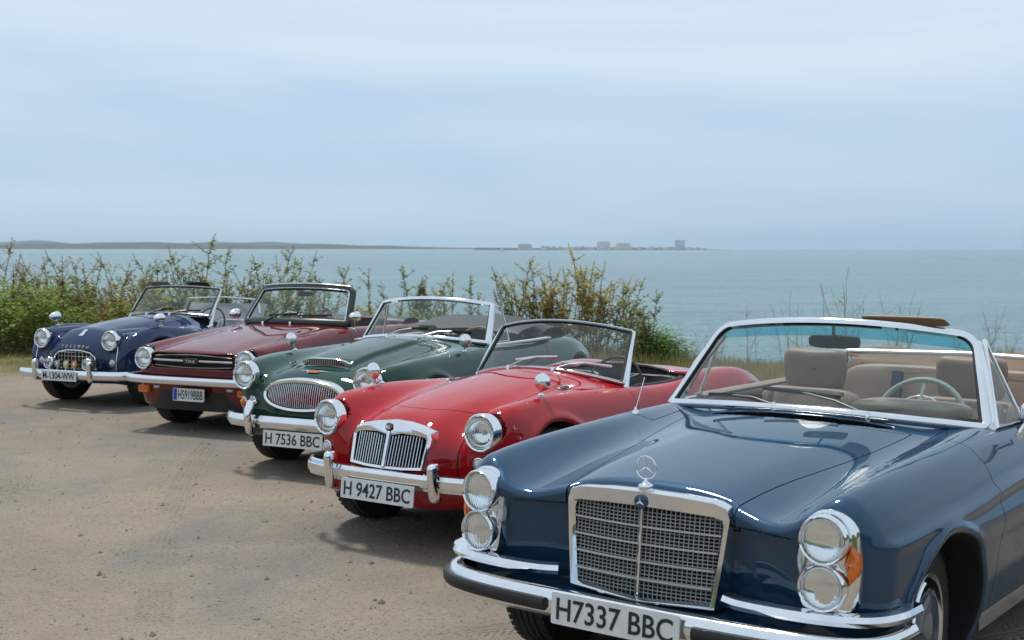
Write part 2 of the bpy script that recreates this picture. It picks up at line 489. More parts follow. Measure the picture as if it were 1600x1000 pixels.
def superell(mb, c, d, e=(.35, .35), R=None, nu=16, nv=24, pleat=None):
    """superellipsoid cushion; pleat=(count, depth, y half-range) presses vertical grooves"""
    def sp(v, e): return math.copysign(abs(v) ** e, v)
    def fn(u, v):
        a = -PI / 2 + PI * u; b = -PI + 2 * PI * v
        x = sp(math.cos(a), e[0]) * sp(math.cos(b), e[1]); y = sp(math.cos(a), e[0]) * sp(math.sin(b), e[1]); z = sp(math.sin(a), e[0])
        p = Vector((x * d[0] / 2, y * d[1] / 2, z * d[2] / 2))
        if pleat:
            k = abs(math.sin(PI * pleat[0] * (y * .5 + .5))) ** .5
            if abs(y) < pleat[2] and abs(z) < .9: p.x -= math.copysign(pleat[1] * (1 - k), x); p.z -= math.copysign(pleat[1] * (1 - k), z) * (abs(z) > .5)
        if R is not None: p = R @ p
        return (p.x + c[0], p.y + c[1], p.z + c[2])
    return mb.grid(fn, nu, nv)
def wheel(car, x, y, r, wdt, style, cap=None, steer=0, name='wheel'):
    """tyre with grooved tread plus a rim; y<0 or y>0 tells which face is outside"""
    s = 1 if y > 0 else -1
    e = bpy.data.objects.new(name, None)
    root = MB(); h = wdt / 2; rr = r * .60
    pr = [(-h * .72, rr), (-h * .95, rr + .012), (-h * 1.0, r * .80), (-h * .93, r - .022), (-h * .80, r - .006)]
    for k in range(-2, 3):
        c0 = k * h * .31
        pr += [(c0 - h * .135, r - .001 if abs(k) < 2 else r - .004), (c0 + h * .10, r - .001 if abs(k) < 2 else r - .004), (c0 + h * .115, r - .009), (c0 + h * .165, r - .009)]
    pr = pr[:-2]
    pr += [(h * .80, r - .006), (h * .93, r - .022), (h, r * .80), (h * .95, rr + .012), (h * .72, rr)]
    ty = root.lathe(pr, ax='y', seg=56)
    # tread sipes: short blocks across the shoulders
    for k in range(56):
        a = 2 * PI * (k + .5) / 56
        for sgn in (-1, 1):
            R = Matrix.Rotation(-a, 3, 'Y')
            p = R @ Vector((r - .006, sgn * h * .78, 0)); root.box(p, (.006, h * .26, r * .075), R)
    t = root.build('wheel', RUBBER, car)
    t.location = (x, y, r - .006); t.rotation_euler = (0, 0, rad(steer))
    rim = MB(); o = s * h
    if style == 'cap':
        rim.lathe([(o * .60, rr * .30), (o * .62, rr * .9), (o * .92, rr + .004), (o * .98, rr + .012), (o * .90, rr + .02)], ax='y', seg=48)
        rim.build('rim', STEEL, t)
        MB().lathe([(o * .70, rr * .92), (o * .93, rr * .99), (o * 1.0, rr * .95), (o * .96, rr * .80), (o * .78, rr * .74)], ax='y', seg=48).build('trim_ring', CHROME, t)
        MB().lathe([(o * .78, rr * .74), (o * 1.02, rr * .70), (o * 1.08, rr * .55), (o * 1.02, rr * .42), (o * 1.10, rr * .30), (o * 1.16, .001)], ax='y', seg=48).build('hub_cap', cap or STEEL, t)
    else:
        rim.lathe([(-o * .8, rr + .01), (-o * .7, rr - .03), (o * .70, rr - .03), (o * .8, rr + .006), (o * .86, rr + .012)], ax='y', seg=48).build('rim', CHROME_OLD if style == 'wire' else STEEL, t)
        if style == 'wire':
            sp = MB()
            for k in range(36):
                a = 2 * PI * k / 36; b = a + (.35 if k % 2 else -.35)
                sp.tube([(.045 * math.cos(b), o * (.75 if k % 4 < 2 else .1), .045 * math.sin(b)), ((rr - .03) * math.cos(a), o * .25, (rr - .03) * math.sin(a))], .0028, 5)
            sp.build('spokes', CHROME_OLD, t)
            MB().lathe([(-o * .2, .045), (o * .85, .045), (o * .95, .05), (o * 1.02, .03), (o * 1.1, .028), (o * 1.12, .001)], ax='y', seg=20).build('spinner', CHROME, t)
        else:
            MB().lathe([(o * .35, rr - .03), (o * .5, rr * .6), (o * .75, rr * .45), (o * .9, rr * .3), (o * .95, .001)], ax='y', seg=32).build('hub_cap', cap or STEEL, t)
    bpy.data.objects.remove(e)
    return t
def headlamp(car, pos, r, yaw=0, tilt=0, rim_w=.02, dome=.030, name='headlight', rim_mat=None, bowl=.075):
    """chrome rim ring > silvered bowl, domed fluted lens, bulb"""
    R = Matrix.Rotation(rad(yaw), 3, 'Z') @ Matrix.Rotation(rad(tilt), 3, 'Y')
    o = MB().lathe([(-.05, r + rim_w * .9), (-.01, r + rim_w), (.008, r + rim_w * .85), (.016, r + rim_w * .4), (.012, r - .001), (0, r - .003)], seg=40).build(name, rim_mat or CHROME, car)
    o.location = pos; o.rotation_euler = R.to_euler()
    bp = [(-bowl * math.cos(k / 8 * PI / 2), max(.001, (r - .002) * math.sin(k / 8 * PI / 2))) for k in range(9)]
    MB().lathe(bp, seg=32).build('reflector', REFL, o)
    lp = [(dome * (1 - (k / 8) ** 2) + .004, max(.0005, r * k / 8)) for k in range(9)]
    MB().lathe(lp[::-1] + [(a - .005, r_) for a, r_ in lp], seg=40).build('lens', LENS, o)
    if bowl > .04:
        b = MB(); superell(b, (-.035, 0, 0), (.035, .03, .03), (1, 1), None, 8, 10); b.build('bulb', STEEL, o)
    return o
def small_lamp(car, pos, r, material, yaw=0, name='side_lamp', dome=.02):
    o = MB().lathe([(-.03, r + .006), (.004, r + .007), (.008, r + .002), (.004, r)], seg=24).build(name, CHROME, car)
    o.location = pos; o.rotation_euler = (0, 0, rad(yaw))
    MB().lathe([(dome * (1 - (k / 5) ** 2) + .003, max(.0005, r * k / 5)) for k in range(5, -1, -1)], seg=24).build('lens', material, o)
    return o
FROST = mat('frosted_lamp_glass', (.62, .63, .62), .18, 0, .5, noise=(60, .15))
def mirror_lens(R, r, d=.006):
    return MB().lathe([(-d, r), (d, r), (d, .001)], seg=24)
def round_mirror(car, base, head, r, face_yaw, bullet=False, name='wing_mirror'):
    """stalk mirror: foot, bent stalk, round head whose glass faces backwards"""
    b, h_ = Vector(base), Vector(head)
    mid = Vector((b.x * .4 + h_.x * .6, b.y * .7 + h_.y * .3, b.z + (h_.z - b.z) * .35))
    o = MB().lathe([(-.03, .022), (.004, .02), (.012, .010), (.016, .006)], (b.x, b.y, b.z), 'z', 14, True).build(name, CHROME, car)
    MB().tube([b, b.lerp(mid, .5) + Vector((0, 0, .006)), mid, h_], .0055, 8).build('stalk', CHROME, o)
    R = Matrix.Rotation(rad(face_yaw), 3, 'Z')
    if bullet: pr = [(-.004, r * .93), (.0, r), (.03, r * .96), (.065, r * .78), (.095, r * .45), (.11, .001)]
    else: pr = [(-.004, r * .93), (.0, r), (.012, r * .97), (.022, r * .75), (.03, r * .35), (.032, .001)]
    MB().lathe(pr, tuple(h_), 'x', 24, False, R).build('shell', CHROME, o)
    MB().lathe([(-.003, r * .95), (-.0035, .001)], tuple(h_), 'x', 24, False, R).build('glass', MIRROR, o)
    return o
def surf(base, top):
    """windscreen surface from base and top rows given as (centre xyz, end xyz, power)"""
    def row(r, u):
        (cx, cz), (ex, ey, ez), p = r
        a = abs(u) ** p
        return Vector((cx + (ex - cx) * a, ey * u, cz + (ez - cz) * abs(u) ** 2))
    return lambda u, v: row(base, u).lerp(row(top, u), v)
def rr_outline(rb, rt, n=8, m=14, ax=1.0):
    """rounded rectangle in u,v (-1..1, 0..1); radii as fractions of v; ax = half-width / height"""
    pts = []
    def arc(cx, cy, r, a0):
        for k in range(n + 1):
            a = rad(a0 + 90 * k / n); pts.append((cx + r / ax * math.cos(a), cy + r * math.sin(a)))
    arc(1 - rt / ax, 1 - rt, rt, 0); a = pts[-1]
    for k in range(1, m): pts.append((a[0] + (-(1 - rt / ax) - a[0]) * k / m, 1))
    arc(-1 + rt / ax, 1 - rt, rt, 90); arc(-1 + rb / ax, rb, rb, 180); a = pts[-1]
    for k in range(1, m): pts.append((a[0] + ((1 - rb / ax) - a[0]) * k / m, 0))
    arc(1 - rb / ax, rb, rb, 270)
    return pts
def windscreen(car, S_, rb, rt, ax, frame_mat, fw, fd, glass_mat, seal=None, band=None, post=None, name='windscreen'):
    ol = rr_outline(rb, rt, ax=ax); P = [S_(u, v) for u, v in ol]
    g = MB(); rings = []
    vb = 1 - (band or 0)
    cu, cv = 0, .45
    for s_ in (0.02, .25, .5, .75, .9, 1.0): rings.append([S_(cu + (u - cu) * s_, cv + (v - cv) * s_) for u, v in ol])
    g.rings(rings, True, False)
    fr = MB(); n = len(P); R = []
    for i in range(n):
        u, v = ol[i]; e = .01
        t = (P[(i + 1) % n] - P[i - 1]).normalized()
        nrm = (S_(u + e, v) - S_(u - e, v)).cross(S_(u, min(v + e, 1)) - S_(u, max(v - e, 0))).normalized()
        o = t.cross(nrm).normalized()
        R.append([P[i] + o * (a * fw) + nrm * (b * fd) for a, b in ((-.5, -.5), (-.5, .3), (-.2, .5), (.25, .5), (.5, .2), (.5, -.5))])
    f = fr.rings(R, True, False, True).build(name, frame_mat, car, angle=50)
    g.build('glass', glass_mat, f)
    if seal:
        sm = MB(); R = []
        for i in range(n):
            u, v = ol[i]; u2, v2 = u * .968, .45 + (v - .45) * .935
            q = S_(u2, v2); d = (P[i] - q)
            nrm = (S_(u + .01, v) - S_(u - .01, v)).cross(S_(u, min(v + .01, 1)) - S_(u, max(v - .01, 0))).normalized()
            R.append([q + d * a + nrm * b for a, b in ((0, -.008), (0, .008), (1, .012), (1, -.012))])
        sm.rings(R, True, False, True).build('rubber_seal', seal, f)
    if band:
        bm_ = MB()
        def bf(i, j):
            u = -1 + 2 * i; v = vb + (1 - vb) * j
            u *= .97 - .06 * j; v = min(v, .985) ; p = S_(u, v)
            nrm = (S_(u + .01, v) - S_(u - .01, v)).cross(S_(u, v) - S_(u, v - .02)).normalized()
            return p - nrm * .003
        bm_.grid(bf, 24, 4); bm_.build('tinted_shade_band', SUNSTRIP, f)
    return f
def steering_wheel(car, c, r, rake, rim_mat, spoke_mat, nsp=3, rt=.011, ring=None):
    R = Matrix.Rotation(rad(-rake), 3, 'Y')      # axis leans back towards the driver
    def P(a, q, ax=0): return Vector(c) + R @ Vector((ax, q * math.cos(a), q * math.sin(a)))
    o = MB().tube([P(2 * PI * k / 40, r) for k in range(40)], rt, 8, True).build('steering_wheel', rim_mat, car)
    sp = MB()
    for k in range(nsp):
        a = PI / 2 + 2 * PI * k / nsp + (PI if nsp == 3 else 0)
        sp.tube([P(a, .02, .03), P(a, r * .6, .02), P(a, r, 0)], .006, 6, flat=(.009, .004))
    sp.build('spoke', spoke_mat, o)
    if ring: MB().tube([P(2 * PI * k / 32, ring, .015) for k in range(32)], .005, 6, True).build('horn_ring', CHROME, o)
    MB().lathe([(-.015, .001), (-.02, .035), (.03, .04), (.05, .03), (.12, .025), (.13, .001)], tuple(c), 'x', 18, False, R).build('hub', spoke_mat if not ring else rim_mat, o)
    return o
def wiper(car, pivot, elbow, tip_a, tip_b, m=None, arm=None):
    o = MB().tube([pivot, Vector(pivot).lerp(Vector(elbow), .5) + Vector((0, 0, .012)), elbow], .005, 6).build('wiper', arm or STEEL, car)
    MB().lathe([(-.03, .012), (0, .012), (.012, .008), (.014, .001)], pivot, 'z', 12).build('pivot', CHROME, o)
    MB().tube([tip_a, elbow, tip_b], .006, 6, flat=(.004, .009)).build('blade', m or BLACK, o)
    return o
def seat(car, x, y, z, w, material, back_h=.55, rake=14, pleats=6, headrest=None, depth=.50):
    R = Matrix.Rotation(rad(-rake), 3, 'Y')
    b = MB(); superell(b, (x, y, z + back_h / 2), (.16, w, back_h), (.3, .35), R, 18, 60, (pleats, .022, .75)); o = b.build('seat', material, car)
    c = MB(); superell(c, (x + depth / 2 + .03, y, z - .02), (depth, w, .17), (.35, .35), None, 16, 60, (pleats, .010, .75)); c.build('cushion', material, o)
    if headrest:
        h = MB(); hx = x - math.sin(rad(rake)) * back_h * .72
        def fn(u, v):
            a = -PI / 2 + PI * u; q = -PI + 2 * PI * v
            sp = lambda k, e: math.copysign(abs(k) ** e, k)
            X = sp(math.cos(a), .4) * sp(math.cos(q), .5); Y = sp(math.cos(a), .4) * sp(math.sin(q), .5); Z = sp(math.sin(a), .4)
            zz = Z * headrest[1] / 2 * (1 + .16 * (Y * Y if Z > 0 else 0) - (.08 if Z > 0 else 0))
            return (hx + X * headrest[2] / 2, y + Y * headrest[0] / 2 * (1 - .10 * (Z < 0) * abs(Z)), z + back_h + headrest[1] * .40 + zz)
        h.grid(fn, 16, 28); h.build('headrest', material, o)
    return o
def sym(path):
    """path given for y>=0 from centre outwards -> full path right end .. left end"""
    return [(x, -y, z) for x, y, z in reversed(path) if y > 1e-6] + list(path)
def smooth_path(p, n=8):
    """Catmull-Rom resampling of a polyline"""
    P = [Vector(q) for q in p]; P = [P[0] * 2 - P[1]] + P + [P[-1] * 2 - P[-2]]; out = []
    for i in range(1, len(P) - 2):
        for k in range(n):
            t = k / n; a, b, c, d = P[i - 1:i + 3]
            out.append(.5 * ((2 * b) + (c - a) * t + (2 * a - 5 * b + 4 * c - d) * t * t + (3 * b - a - 3 * c + d) * t**3))
    return out + [P[-2]]
def panel_gap_parts(half, f, car, paintm, hood_g, door_g, gap=.0025, well=None, tub=None, tub_mat=None, trunk_g=None, pre=(), extra=None):
    """cut the half shell into hood, doors, boot lid, wheel wells, cockpit lining and the rest"""
    rest = half
    for nm, g, m in pre:
        a, rest = rest.split(g(rest.v)); a.whole().build(nm, m, car)
    if well is not None:
        a, rest = rest.split(well(rest.v)); a.whole().build('wheel_housing', WELL, car)
    if tub is not None:
        a, rest = rest.split(tub(rest.v)); a.whole().build('cockpit_lining', tub_mat or DARK, car)
    for nm, g, both in (('hood', hood_g, False), ('boot_lid', trunk_g, False), ('door', door_g, True)):
        if g is None: continue
        a, rest = rest.split(g(rest.v) - gap)
        if both:
            a.build(nm, paintm, car, .02); a.mirrored().build(nm, paintm, car, .02)
        else: a.whole().build(nm, paintm, car, .02)
        rest = rest.split(-g(rest.v) - gap)[0]
    if extra:
        for nm, g, m in extra:
            a, rest = rest.split(g(rest.v)); a.whole().build(nm, m, car)
    return rest.whole().build('body', paintm, car, .02)
def car_root(name, pose, label):
    X, Y, th, z = pose
    return tag(empty(name, (X, Y, z), rad(th)), label, 'car', 'vintage convertibles parked in a row')

# ================================================================ ground, sea, far coast
def EDGE(x): return 22.4 - 4.6 * sstep(-3.5, 2.5, x) + .35 * np.sin(.73 * x + 1) + .25 * np.sin(1.9 * x) + 2.0 * sstep(-4, -12, x)
def gz(x, y):
    base = np.interp(y, [-60, 0, 5.1, 7.5, 9.6, 11.9, 13.5, 20], [-.10, -.06, -.045, 0, .02, .012, .035, .06])
    rough = .012 * np.sin(1.7 * x + .6 * y) + .010 * np.sin(.9 * x - 2.1 * y + 1) + .006 * np.sin(4.3 * x + 3.1 * y)
    near = np.where(np.hypot(x - 0, y - 8) < 9, .35, 1.0)
    edge = EDGE(x)
    bank = .16 * sstep(2, -3, x) * sstep(15.5, 18.5, y) * (1 + .5 * np.sin(.7 * x + 2))
    return base + rough * near + bank - 7.0 * sstep(edge, edge + 5, y)
def build_ground():
    xs = np.concatenate([np.arange(-90, -16, 4), np.arange(-16, 16, .25), np.arange(16, 91, 4)])
    ys = np.concatenate([np.arange(-60, 2, 3), np.arange(2, 16, .25), np.arange(16, 34, .3)])
    X, Y = np.meshgrid(xs, ys, indexing='ij'); Z = gz(X, Y); n, m = X.shape
    me = bpy.data.meshes.new('ground')
    idx = np.arange(n * m).reshape(n, m)
    F = np.stack([idx[:-1, :-1], idx[1:, :-1], idx[1:, 1:], idx[:-1, 1:]], -1).reshape(-1, 4)
    me.from_pydata(np.stack([X, Y, Z], -1).reshape(-1, 3).tolist(), [], F.tolist())
    me.polygons.foreach_set('use_smooth', np.ones(len(me.polygons), bool))
    m_ = bpy.data.materials.new('dry_dirt'); m_.use_nodes = True; t = m_.node_tree; b = t.nodes['Principled BSDF']
    b.inputs['Roughness'].default_value = .95; b.inputs['Specular IOR Level'].default_value = .15
    L = t.links.new
    pos = t.nodes.new('ShaderNodeNewGeometry').outputs['Position']
    def noise(sc, det=5, ro=.55, dist=0):
        q = t.nodes.new('ShaderNodeTexNoise'); q.inputs['Scale'].default_value = sc; q.inputs['Detail'].default_value = det; q.inputs['Roughness'].default_value = ro; q.inputs['Distortion'].default_value = dist
        L(pos, q.inputs[0]); return q.outputs[0]
    def rng(v, a, b_, c=0, d=1):
        q = t.nodes.new('ShaderNodeMapRange'); q.interpolation_type = 'SMOOTHSTEP'
        for i, k in enumerate((a, b_, c, d)): q.inputs[i + 1].default_value = k
        L(v, q.inputs[0]); return q.outputs[0]
    def mix(f_, a, b_):
        q = t.nodes.new('ShaderNodeMixRGB')
        if isinstance(f_, float): q.inputs[0].default_value = f_
        else: L(f_, q.inputs[0])
        for i, k in ((1, a), (2, b_)):
            if isinstance(k, tuple): q.inputs[i].default_value = k + (1,)
            else: L(k, q.inputs[i])
        return q.outputs[0]
    def math_(op, a, b_=None):
        q = t.nodes.new('ShaderNodeMath'); q.operation = op
        for i, k in ((0, a), (1, b_)):
            if k is None: continue
            if isinstance(k, (int, float)): q.inputs[i].default_value = k
            else: L(k, q.inputs[i])
        return q.outputs[0]
    dust, clay, gravel = (.275, .230, .180), (.228, .188, .146), (.192, .177, .157)
    c = mix(rng(noise(.55), .35, .65), dust, clay)
    c = mix(rng(noise(.28, 4, .6, .6), .48, .62), c, gravel)
    c = mix(rng(noise(3.2, 6), .40, .75, 0, .35), c, (.32, .265, .205))
    sp = noise(55, 3, .7)
    c = mix(rng(sp, .53, .68, 0, .7), c, (.095, .082, .07))
    c = mix(rng(noise(140, 2, .6), .55, .7, 0, .5), c, (.13, .115, .10))
    c = mix(rng(noise(38, 3, .7), .63, .72, 0, .6), c, (.40, .36, .31))
    # dry grass soil towards the verge
    sepp = t.nodes.new('ShaderNodeSeparateXYZ'); L(pos, sepp.inputs[0])
    verge = rng(math_('ADD', math_('ADD', sepp.outputs[1], math_('MULTIPLY', rng(sepp.outputs[0], -3.5, 2.5), 3.8)), math_('MULTIPLY', noise(.6), 3.0)), 17.2, 18.8)
    c = mix(verge, c, mix(rng(noise(4), .4, .6), (.16, .13, .06), (.09, .10, .035)))
    L(c, b.inputs['Base Color'])
    # relief: clods, grit and pressed tyre tracks
    h = math_('ADD', math_('MULTIPLY', noise(2.2, 6, .6), .5), math_('MULTIPLY', noise(26, 4, .65), .24))
    h = math_('ADD', h, math_('MULTIPLY', sp, .05))
    for ang, off, half in ((62, -3.6, .10), (66, -2.4, .10), (20, 3.15, .085), (24, 4.25, .085), (17, 3.75, .09), (30, 5.0, .085), (80, -.9, .09), (100, .55, .09), (8, 4.75, .08), (-18, 3.4, .08)):
        a = rad(ang); mpn = t.nodes.new('ShaderNodeMapping'); mpn.vector_type = 'POINT'; mpn.inputs['Rotation'].default_value = (0, 0, -a)
        L(pos, mpn.inputs[0]); sx = t.nodes.new('ShaderNodeSeparateXYZ'); L(mpn.outputs[0], sx.inputs[0])
        v = math_('ADD', math_('SUBTRACT', sx.outputs[1], off), math_('MULTIPLY', math_('SINE', math_('MULTIPLY', sx.outputs[0], .55)), .12))
        av = math_('ABSOLUTE', v)
        msk = math_('MULTIPLY', rng(av, half, half * .8), rng(noise(1.1, 3), .42, .56))
        tread = math_('SINE', math_('MULTIPLY', math_('ADD', sx.outputs[0], math_('MULTIPLY', av, .9)), 150.))
        rib = math_('SINE', math_('MULTIPLY', v, 190.))
        tr = math_('ADD', math_('MULTIPLY', tread, .06), math_('MULTIPLY', rib, .035))
        h = math_('ADD', h, math_('MULTIPLY', msk, math_('SUBTRACT', tr, .10)))
    bp = t.nodes.new('ShaderNodeBump'); bp.inputs['Strength'].default_value = 1.0; bp.inputs['Distance'].default_value = .045
    L(h, bp.inputs['Height']); L(bp.outputs[0], b.inputs['Normal'])
    o = link_mesh('ground', me, m_); o['kind'] = 'structure'
build_ground()
def build_sea():
    m_ = bpy.data.materials.new('sea_water'); m_.use_nodes = True; t = m_.node_tree; b = t.nodes['Principled BSDF']
    L = t.links.new
    b.inputs['Roughness'].default_value = .14; b.inputs['IOR'].default_value = 1.33
    pos = t.nodes.new('ShaderNodeNewGeometry').outputs['Position']
    def nz_(scale, det):
        mpn = t.nodes.new('ShaderNodeMapping'); mpn.inputs['Scale'].default_value = scale; L(pos, mpn.inputs[0])
        q = t.nodes.new('ShaderNodeTexNoise'); q.inputs['Scale'].default_value = 1; q.inputs['Detail'].default_value = det; q.inputs['Roughness'].default_value = .6; L(mpn.outputs[0], q.inputs[0]); return q.outputs[0]
    b1 = nz_((.006, .004, 1), 4); b2 = nz_((.09, .30, 1), 4); b3 = nz_((.012, .05, 1), 5)
    q1 = t.nodes.new('ShaderNodeMath'); q1.operation = 'ADD'; L(b2, q1.inputs[0]); L(b3, q1.inputs[1])
    q2 = t.nodes.new('ShaderNodeMath'); q2.operation = 'ADD'; L(q1.outputs[0], q2.inputs[0]); L(b1, q2.inputs[1])
    q3 = t.nodes.new('ShaderNodeMapRange'); q3.inputs[1].default_value = 1.3; q3.inputs[2].default_value = 1.7; L(q2.outputs[0], q3.inputs[0]); big = q3.outputs[0]
    mx = t.nodes.new('ShaderNodeMixRGB'); mx.inputs[1].default_value = (.055, .150, .160, 1); mx.inputs[2].default_value = (.135, .240, .240, 1)  # light and dark of the ripples painted into the water colour
    L(big, mx.inputs[0]); L(mx.outputs[0], b.inputs['Base Color'])
    ad = t.nodes.new('ShaderNodeMath'); ad.operation = 'ADD'
    m1 = t.nodes.new('ShaderNodeMath'); m1.operation = 'MULTIPLY'; m1.inputs[1].default_value = .5; L(nz_((1.4, .8, 1), 4), m1.inputs[0])
    L(nz_((.22, .12, 1), 5), ad.inputs[0]); L(m1.outputs[0], ad.inputs[1])
    bp = t.nodes.new('ShaderNodeBump'); bp.inputs['Strength'].default_value = 1.0; bp.inputs['Distance'].default_value = 2.2
    L(ad.outputs[0], bp.inputs['Height']); L(bp.outputs[0], b.inputs['Normal'])
    o = MB().grid(lambda u, v: (-9000 + 18000 * u, 24 + 9500 * v, -4.0), 2, 2).build('sea', m_); o['kind'] = 'structure'
build_sea()
def at_px(px, D, z=0):
    return ((px - 800) / F_PX * D, D, z)
def build_coast():
    random.seed(3)
    ph = [(random.uniform(.002, .02), random.uniform(0, 6), random.uniform(.3, 1)) for _ in range(9)]
    def ridge(name, x0, x1, D, hfun, depth, m, n=160):
        mb = MB()
        def fn(u, v):
            x = x0 + (x1 - x0) * u
            h_ = hfun(u) * (1 + .18 * sum(a * math.sin(x * f_ + p) for f_, p, a in ph) / 2)
            prof = [0, .75, 1.0, .8, 0][int(round(v * 4))]
            return (x, D + depth * v, -4.5 + max(.5, h_ + .5) * prof)
        mb.grid(fn, n, 4); o = mb.build(name, m); o['kind'] = 'structure'
    woods = mat('coast_woods', (.035, .05, .032), .95, noise=(.01, .4))
    X = lambda px, D: (px - 800) / F_PX * D
    ridge('wooded_headland', X(-500, 5200), X(800, 5200), 5200, lambda u: 26 * (1 - sstep(.6, 1, u) * .72), 500, woods)
    ridge('distant_hills', X(-300, 8000), X(760, 8000), 8000, lambda u: 46 * (1 - sstep(.55, 1, u) * .8), 900, woods)
    ridge('town_shore', X(740, 4300), X(1135, 4300), 4300, lambda u: 8.5 * (1 - sstep(.80, 1, u)) + .6, 300, woods)
    MB().grid(lambda u, v: (X(-500, 5150) + (X(800, 5150) - X(-500, 5150)) * u, 5150 + 60 * v, -3.9 + 1.6 * v), 20, 1).build('far_beach', mat('far_sand', (.5, .45, .36), .9)).__setitem__('kind', 'structure')
    cols = [(.80, .64, .58), (.84, .80, .76), (.78, .66, .60), (.84, .72, .66), (.66, .68, .72)]
    def block(px0, px1, ytop, D, col, name, label, roofs=1, group=None):
        w_ = (px1 - px0) / F_PX * D; h_ = (388 - ytop) / F_PX * D + 4; x = X((px0 + px1) / 2, D)
        mb = MB(); mb.box((0, 0, h_ / 2 - 4.2), (w_, 14, h_ + .4))
        e = empty(name, (x, D, 0)); tag(e, label, 'building', group)
        mb.build('wall', mat('town_wall_%d' % cols.index(col), col, .8), e, False)
        rb = MB()
        for k in range(roofs): MB().box((w_ * (.5 - (k + .5) / roofs) * .7, 0, h_ - 4 + 1.2), (w_ * .28 / roofs, 6, 2.6)).build('roof_house', mat('town_wall_4', cols[4], .8), e, False)
        wb = MB(); nf = max(2, int(h_ / 3.2))
        for k in range(nf): wb.box((0, -7.05, -3.2 + (h_ - 1) * (k + .5) / nf), (w_ * .86, .3, 1.2))
        wb.build('window_band', mat('town_glass', (.34, .37, .42), .3), e, False)
    block(1054, 1061.2, 374.5, 4300, cols[4], 'apartment_tower', 'grey slab tower, the taller-looking pair half nearer the pink blocks', 1, 'twin towers of the far town')
    block(1062, 1069.5, 374.8, 4310, cols[4], 'apartment_tower', 'grey slab tower, the pair half nearer the open sea', 1, 'twin towers of the far town')
    block(809, 831, 380.5, 4300, cols[0], 'hotel_block', 'wide pinkish hotel block standing alone among woods on the far shore', 2)
    block(932, 953, 377.0, 4340, cols[1], 'hotel_block', 'pale hotel block with stepped top on the far shore', 1)
    block(962, 985, 379.2, 4330, cols[3], 'hotel_block', 'long pink and white apartment block between two pale blocks on the far shore', 2)
    random.seed(11)
    for k in range(30):
        p0 = 845 + k * 8.6 + random.uniform(-3, 3)
        if 1050 < p0 + 4 < 1074 or p0 > 1112: continue
        block(p0, p0 + random.uniform(5, 11), 388 - random.uniform(1.8, 5.0) * (1 if p0 < 1060 else .6), 4290 + random.uniform(-20, 60), random.choice(cols[:4]), 'town_house', 'small low building in the row along the far shore', 1, 'low buildings of the far town')
    def yacht(px, D, h_, label):
        x = X(px, D); e = empty('sailing_boat', (x, D, -4)); tag(e, label, 'boat', 'sailing boats on the water')
        wh = mat('sail_white', (.8, .8, .78), .7)
        MB().rings([[(-4 * s_, -1.2 * s_, 1.0), (4.6 * s_, 0, 1.2), (-4 * s_, 1.2 * s_, 1.0)] for s_ in (1, .7)] and [[(-4, -1.2, 1.0), (4.6, 0, 1.2), (-4, 1.2, 1.0)], [(-3.4, -.7, -.3), (3.4, 0, -.3), (-3.4, .7, -.3)]]).build('hull', wh, e, False)
        MB().tube([(.3, 0, 1), (.3, 0, h_)], .12, 6).build('mast', STEEL, e)
        MB().add([(.1, 0, 2), (-4, .3, 2), (.1, 0, h_ - .4), (-1.4, .5, h_ * .45)], [(0, 1, 3), (0, 3, 2)]).build('mainsail', wh, e)
        MB().add([(.5, 0, 1.8), (4.2, 0, 1.6), (.5, 0, h_ * .85)], [(0, 1, 2)]).build('jib', wh, e)
    yacht(784, 2300, 11, 'white sailing boat off the end of the wooded headland')
    yacht(850, 2900, 11, 'white sailing boat in front of the far town')
build_coast()
# haze: thin sea air that pales the far shore
hz = MB().box((0, 4900, 40), (24000, 10400, 92)).build('haze', None)
hz['kind'] = 'stuff'
hm = bpy.data.materials.new('sea_haze'); hm.use_nodes = True; ht = hm.node_tree; ht.nodes.clear()
ho = ht.nodes.new('ShaderNodeOutputMaterial'); hv = ht.nodes.new('ShaderNodeVolumePrincipled')
hv.inputs['Color'].default_value = (.68, .86, 1.0, 1); hv.inputs['Density'].default_value = 0.8e-4; hv.inputs['Anisotropy'].default_value = 0.0
ht.links.new(hv.outputs[0], ho.inputs['Volume'])
hz.data.materials.clear(); hz.data.materials.append(hm)

# ================================================================ plants
def leafm(name, c, var=.35, tr=.45):
    """thin leaf: diffuse front plus light coming through"""
    if name in MATS: return MATS[name]
    m = mat(name, c, .6, noise=(7, var), spec=.25); t = m.node_tree; b = t.nodes['Principled BSDF']
    o = [n for n in t.nodes if n.type == 'OUTPUT_MATERIAL'][0]
    tl = t.nodes.new('ShaderNodeBsdfTranslucent'); mx = t.nodes.new('ShaderNodeMixShader'); mx.inputs[0].default_value = tr
    src = b.inputs['Base Color'].links[0].from_socket
    t.links.new(src, tl.inputs[0]); t.links.new(b.outputs[0], mx.inputs[1]); t.links.new(tl.outputs[0], mx.inputs[2]); t.links.new(mx.outputs[0], o.inputs[0])
    return m
GREEN = leafm('leaf_green', (.19, .29, .06)); OLIVE = leafm('leaf_olive', (.36, .34, .09)); YELLOW = leafm('leaf_yellow', (.52, .40, .09))
BROWN = leafm('leaf_brown', (.32, .20, .10)); STEM = leafm('stem_tan', (.34, .26, .15), .35, .3); PINK = leafm('petal_pink', (.50, .16, .34)); DRY = leafm('dry_stalk', (.36, .27, .18), .35, .3); FRESH = leafm('leaf_fresh', (.18, .31, .05))
def leaf(mb, p, d, up, l, w_):
    d = d.normalized(); s = d.cross(up); s = s.normalized() if s.length > 1e-3 else Vector((1, 0, 0)); n = s.cross(d)
    mb.add([p, p + d * l * .5 + s * w_ + n * l * .10, p + d * l - n * l * .15, p + d * l * .5 - s * w_ + n * l * .10], [(0, 1, 2), (0, 2, 3)])
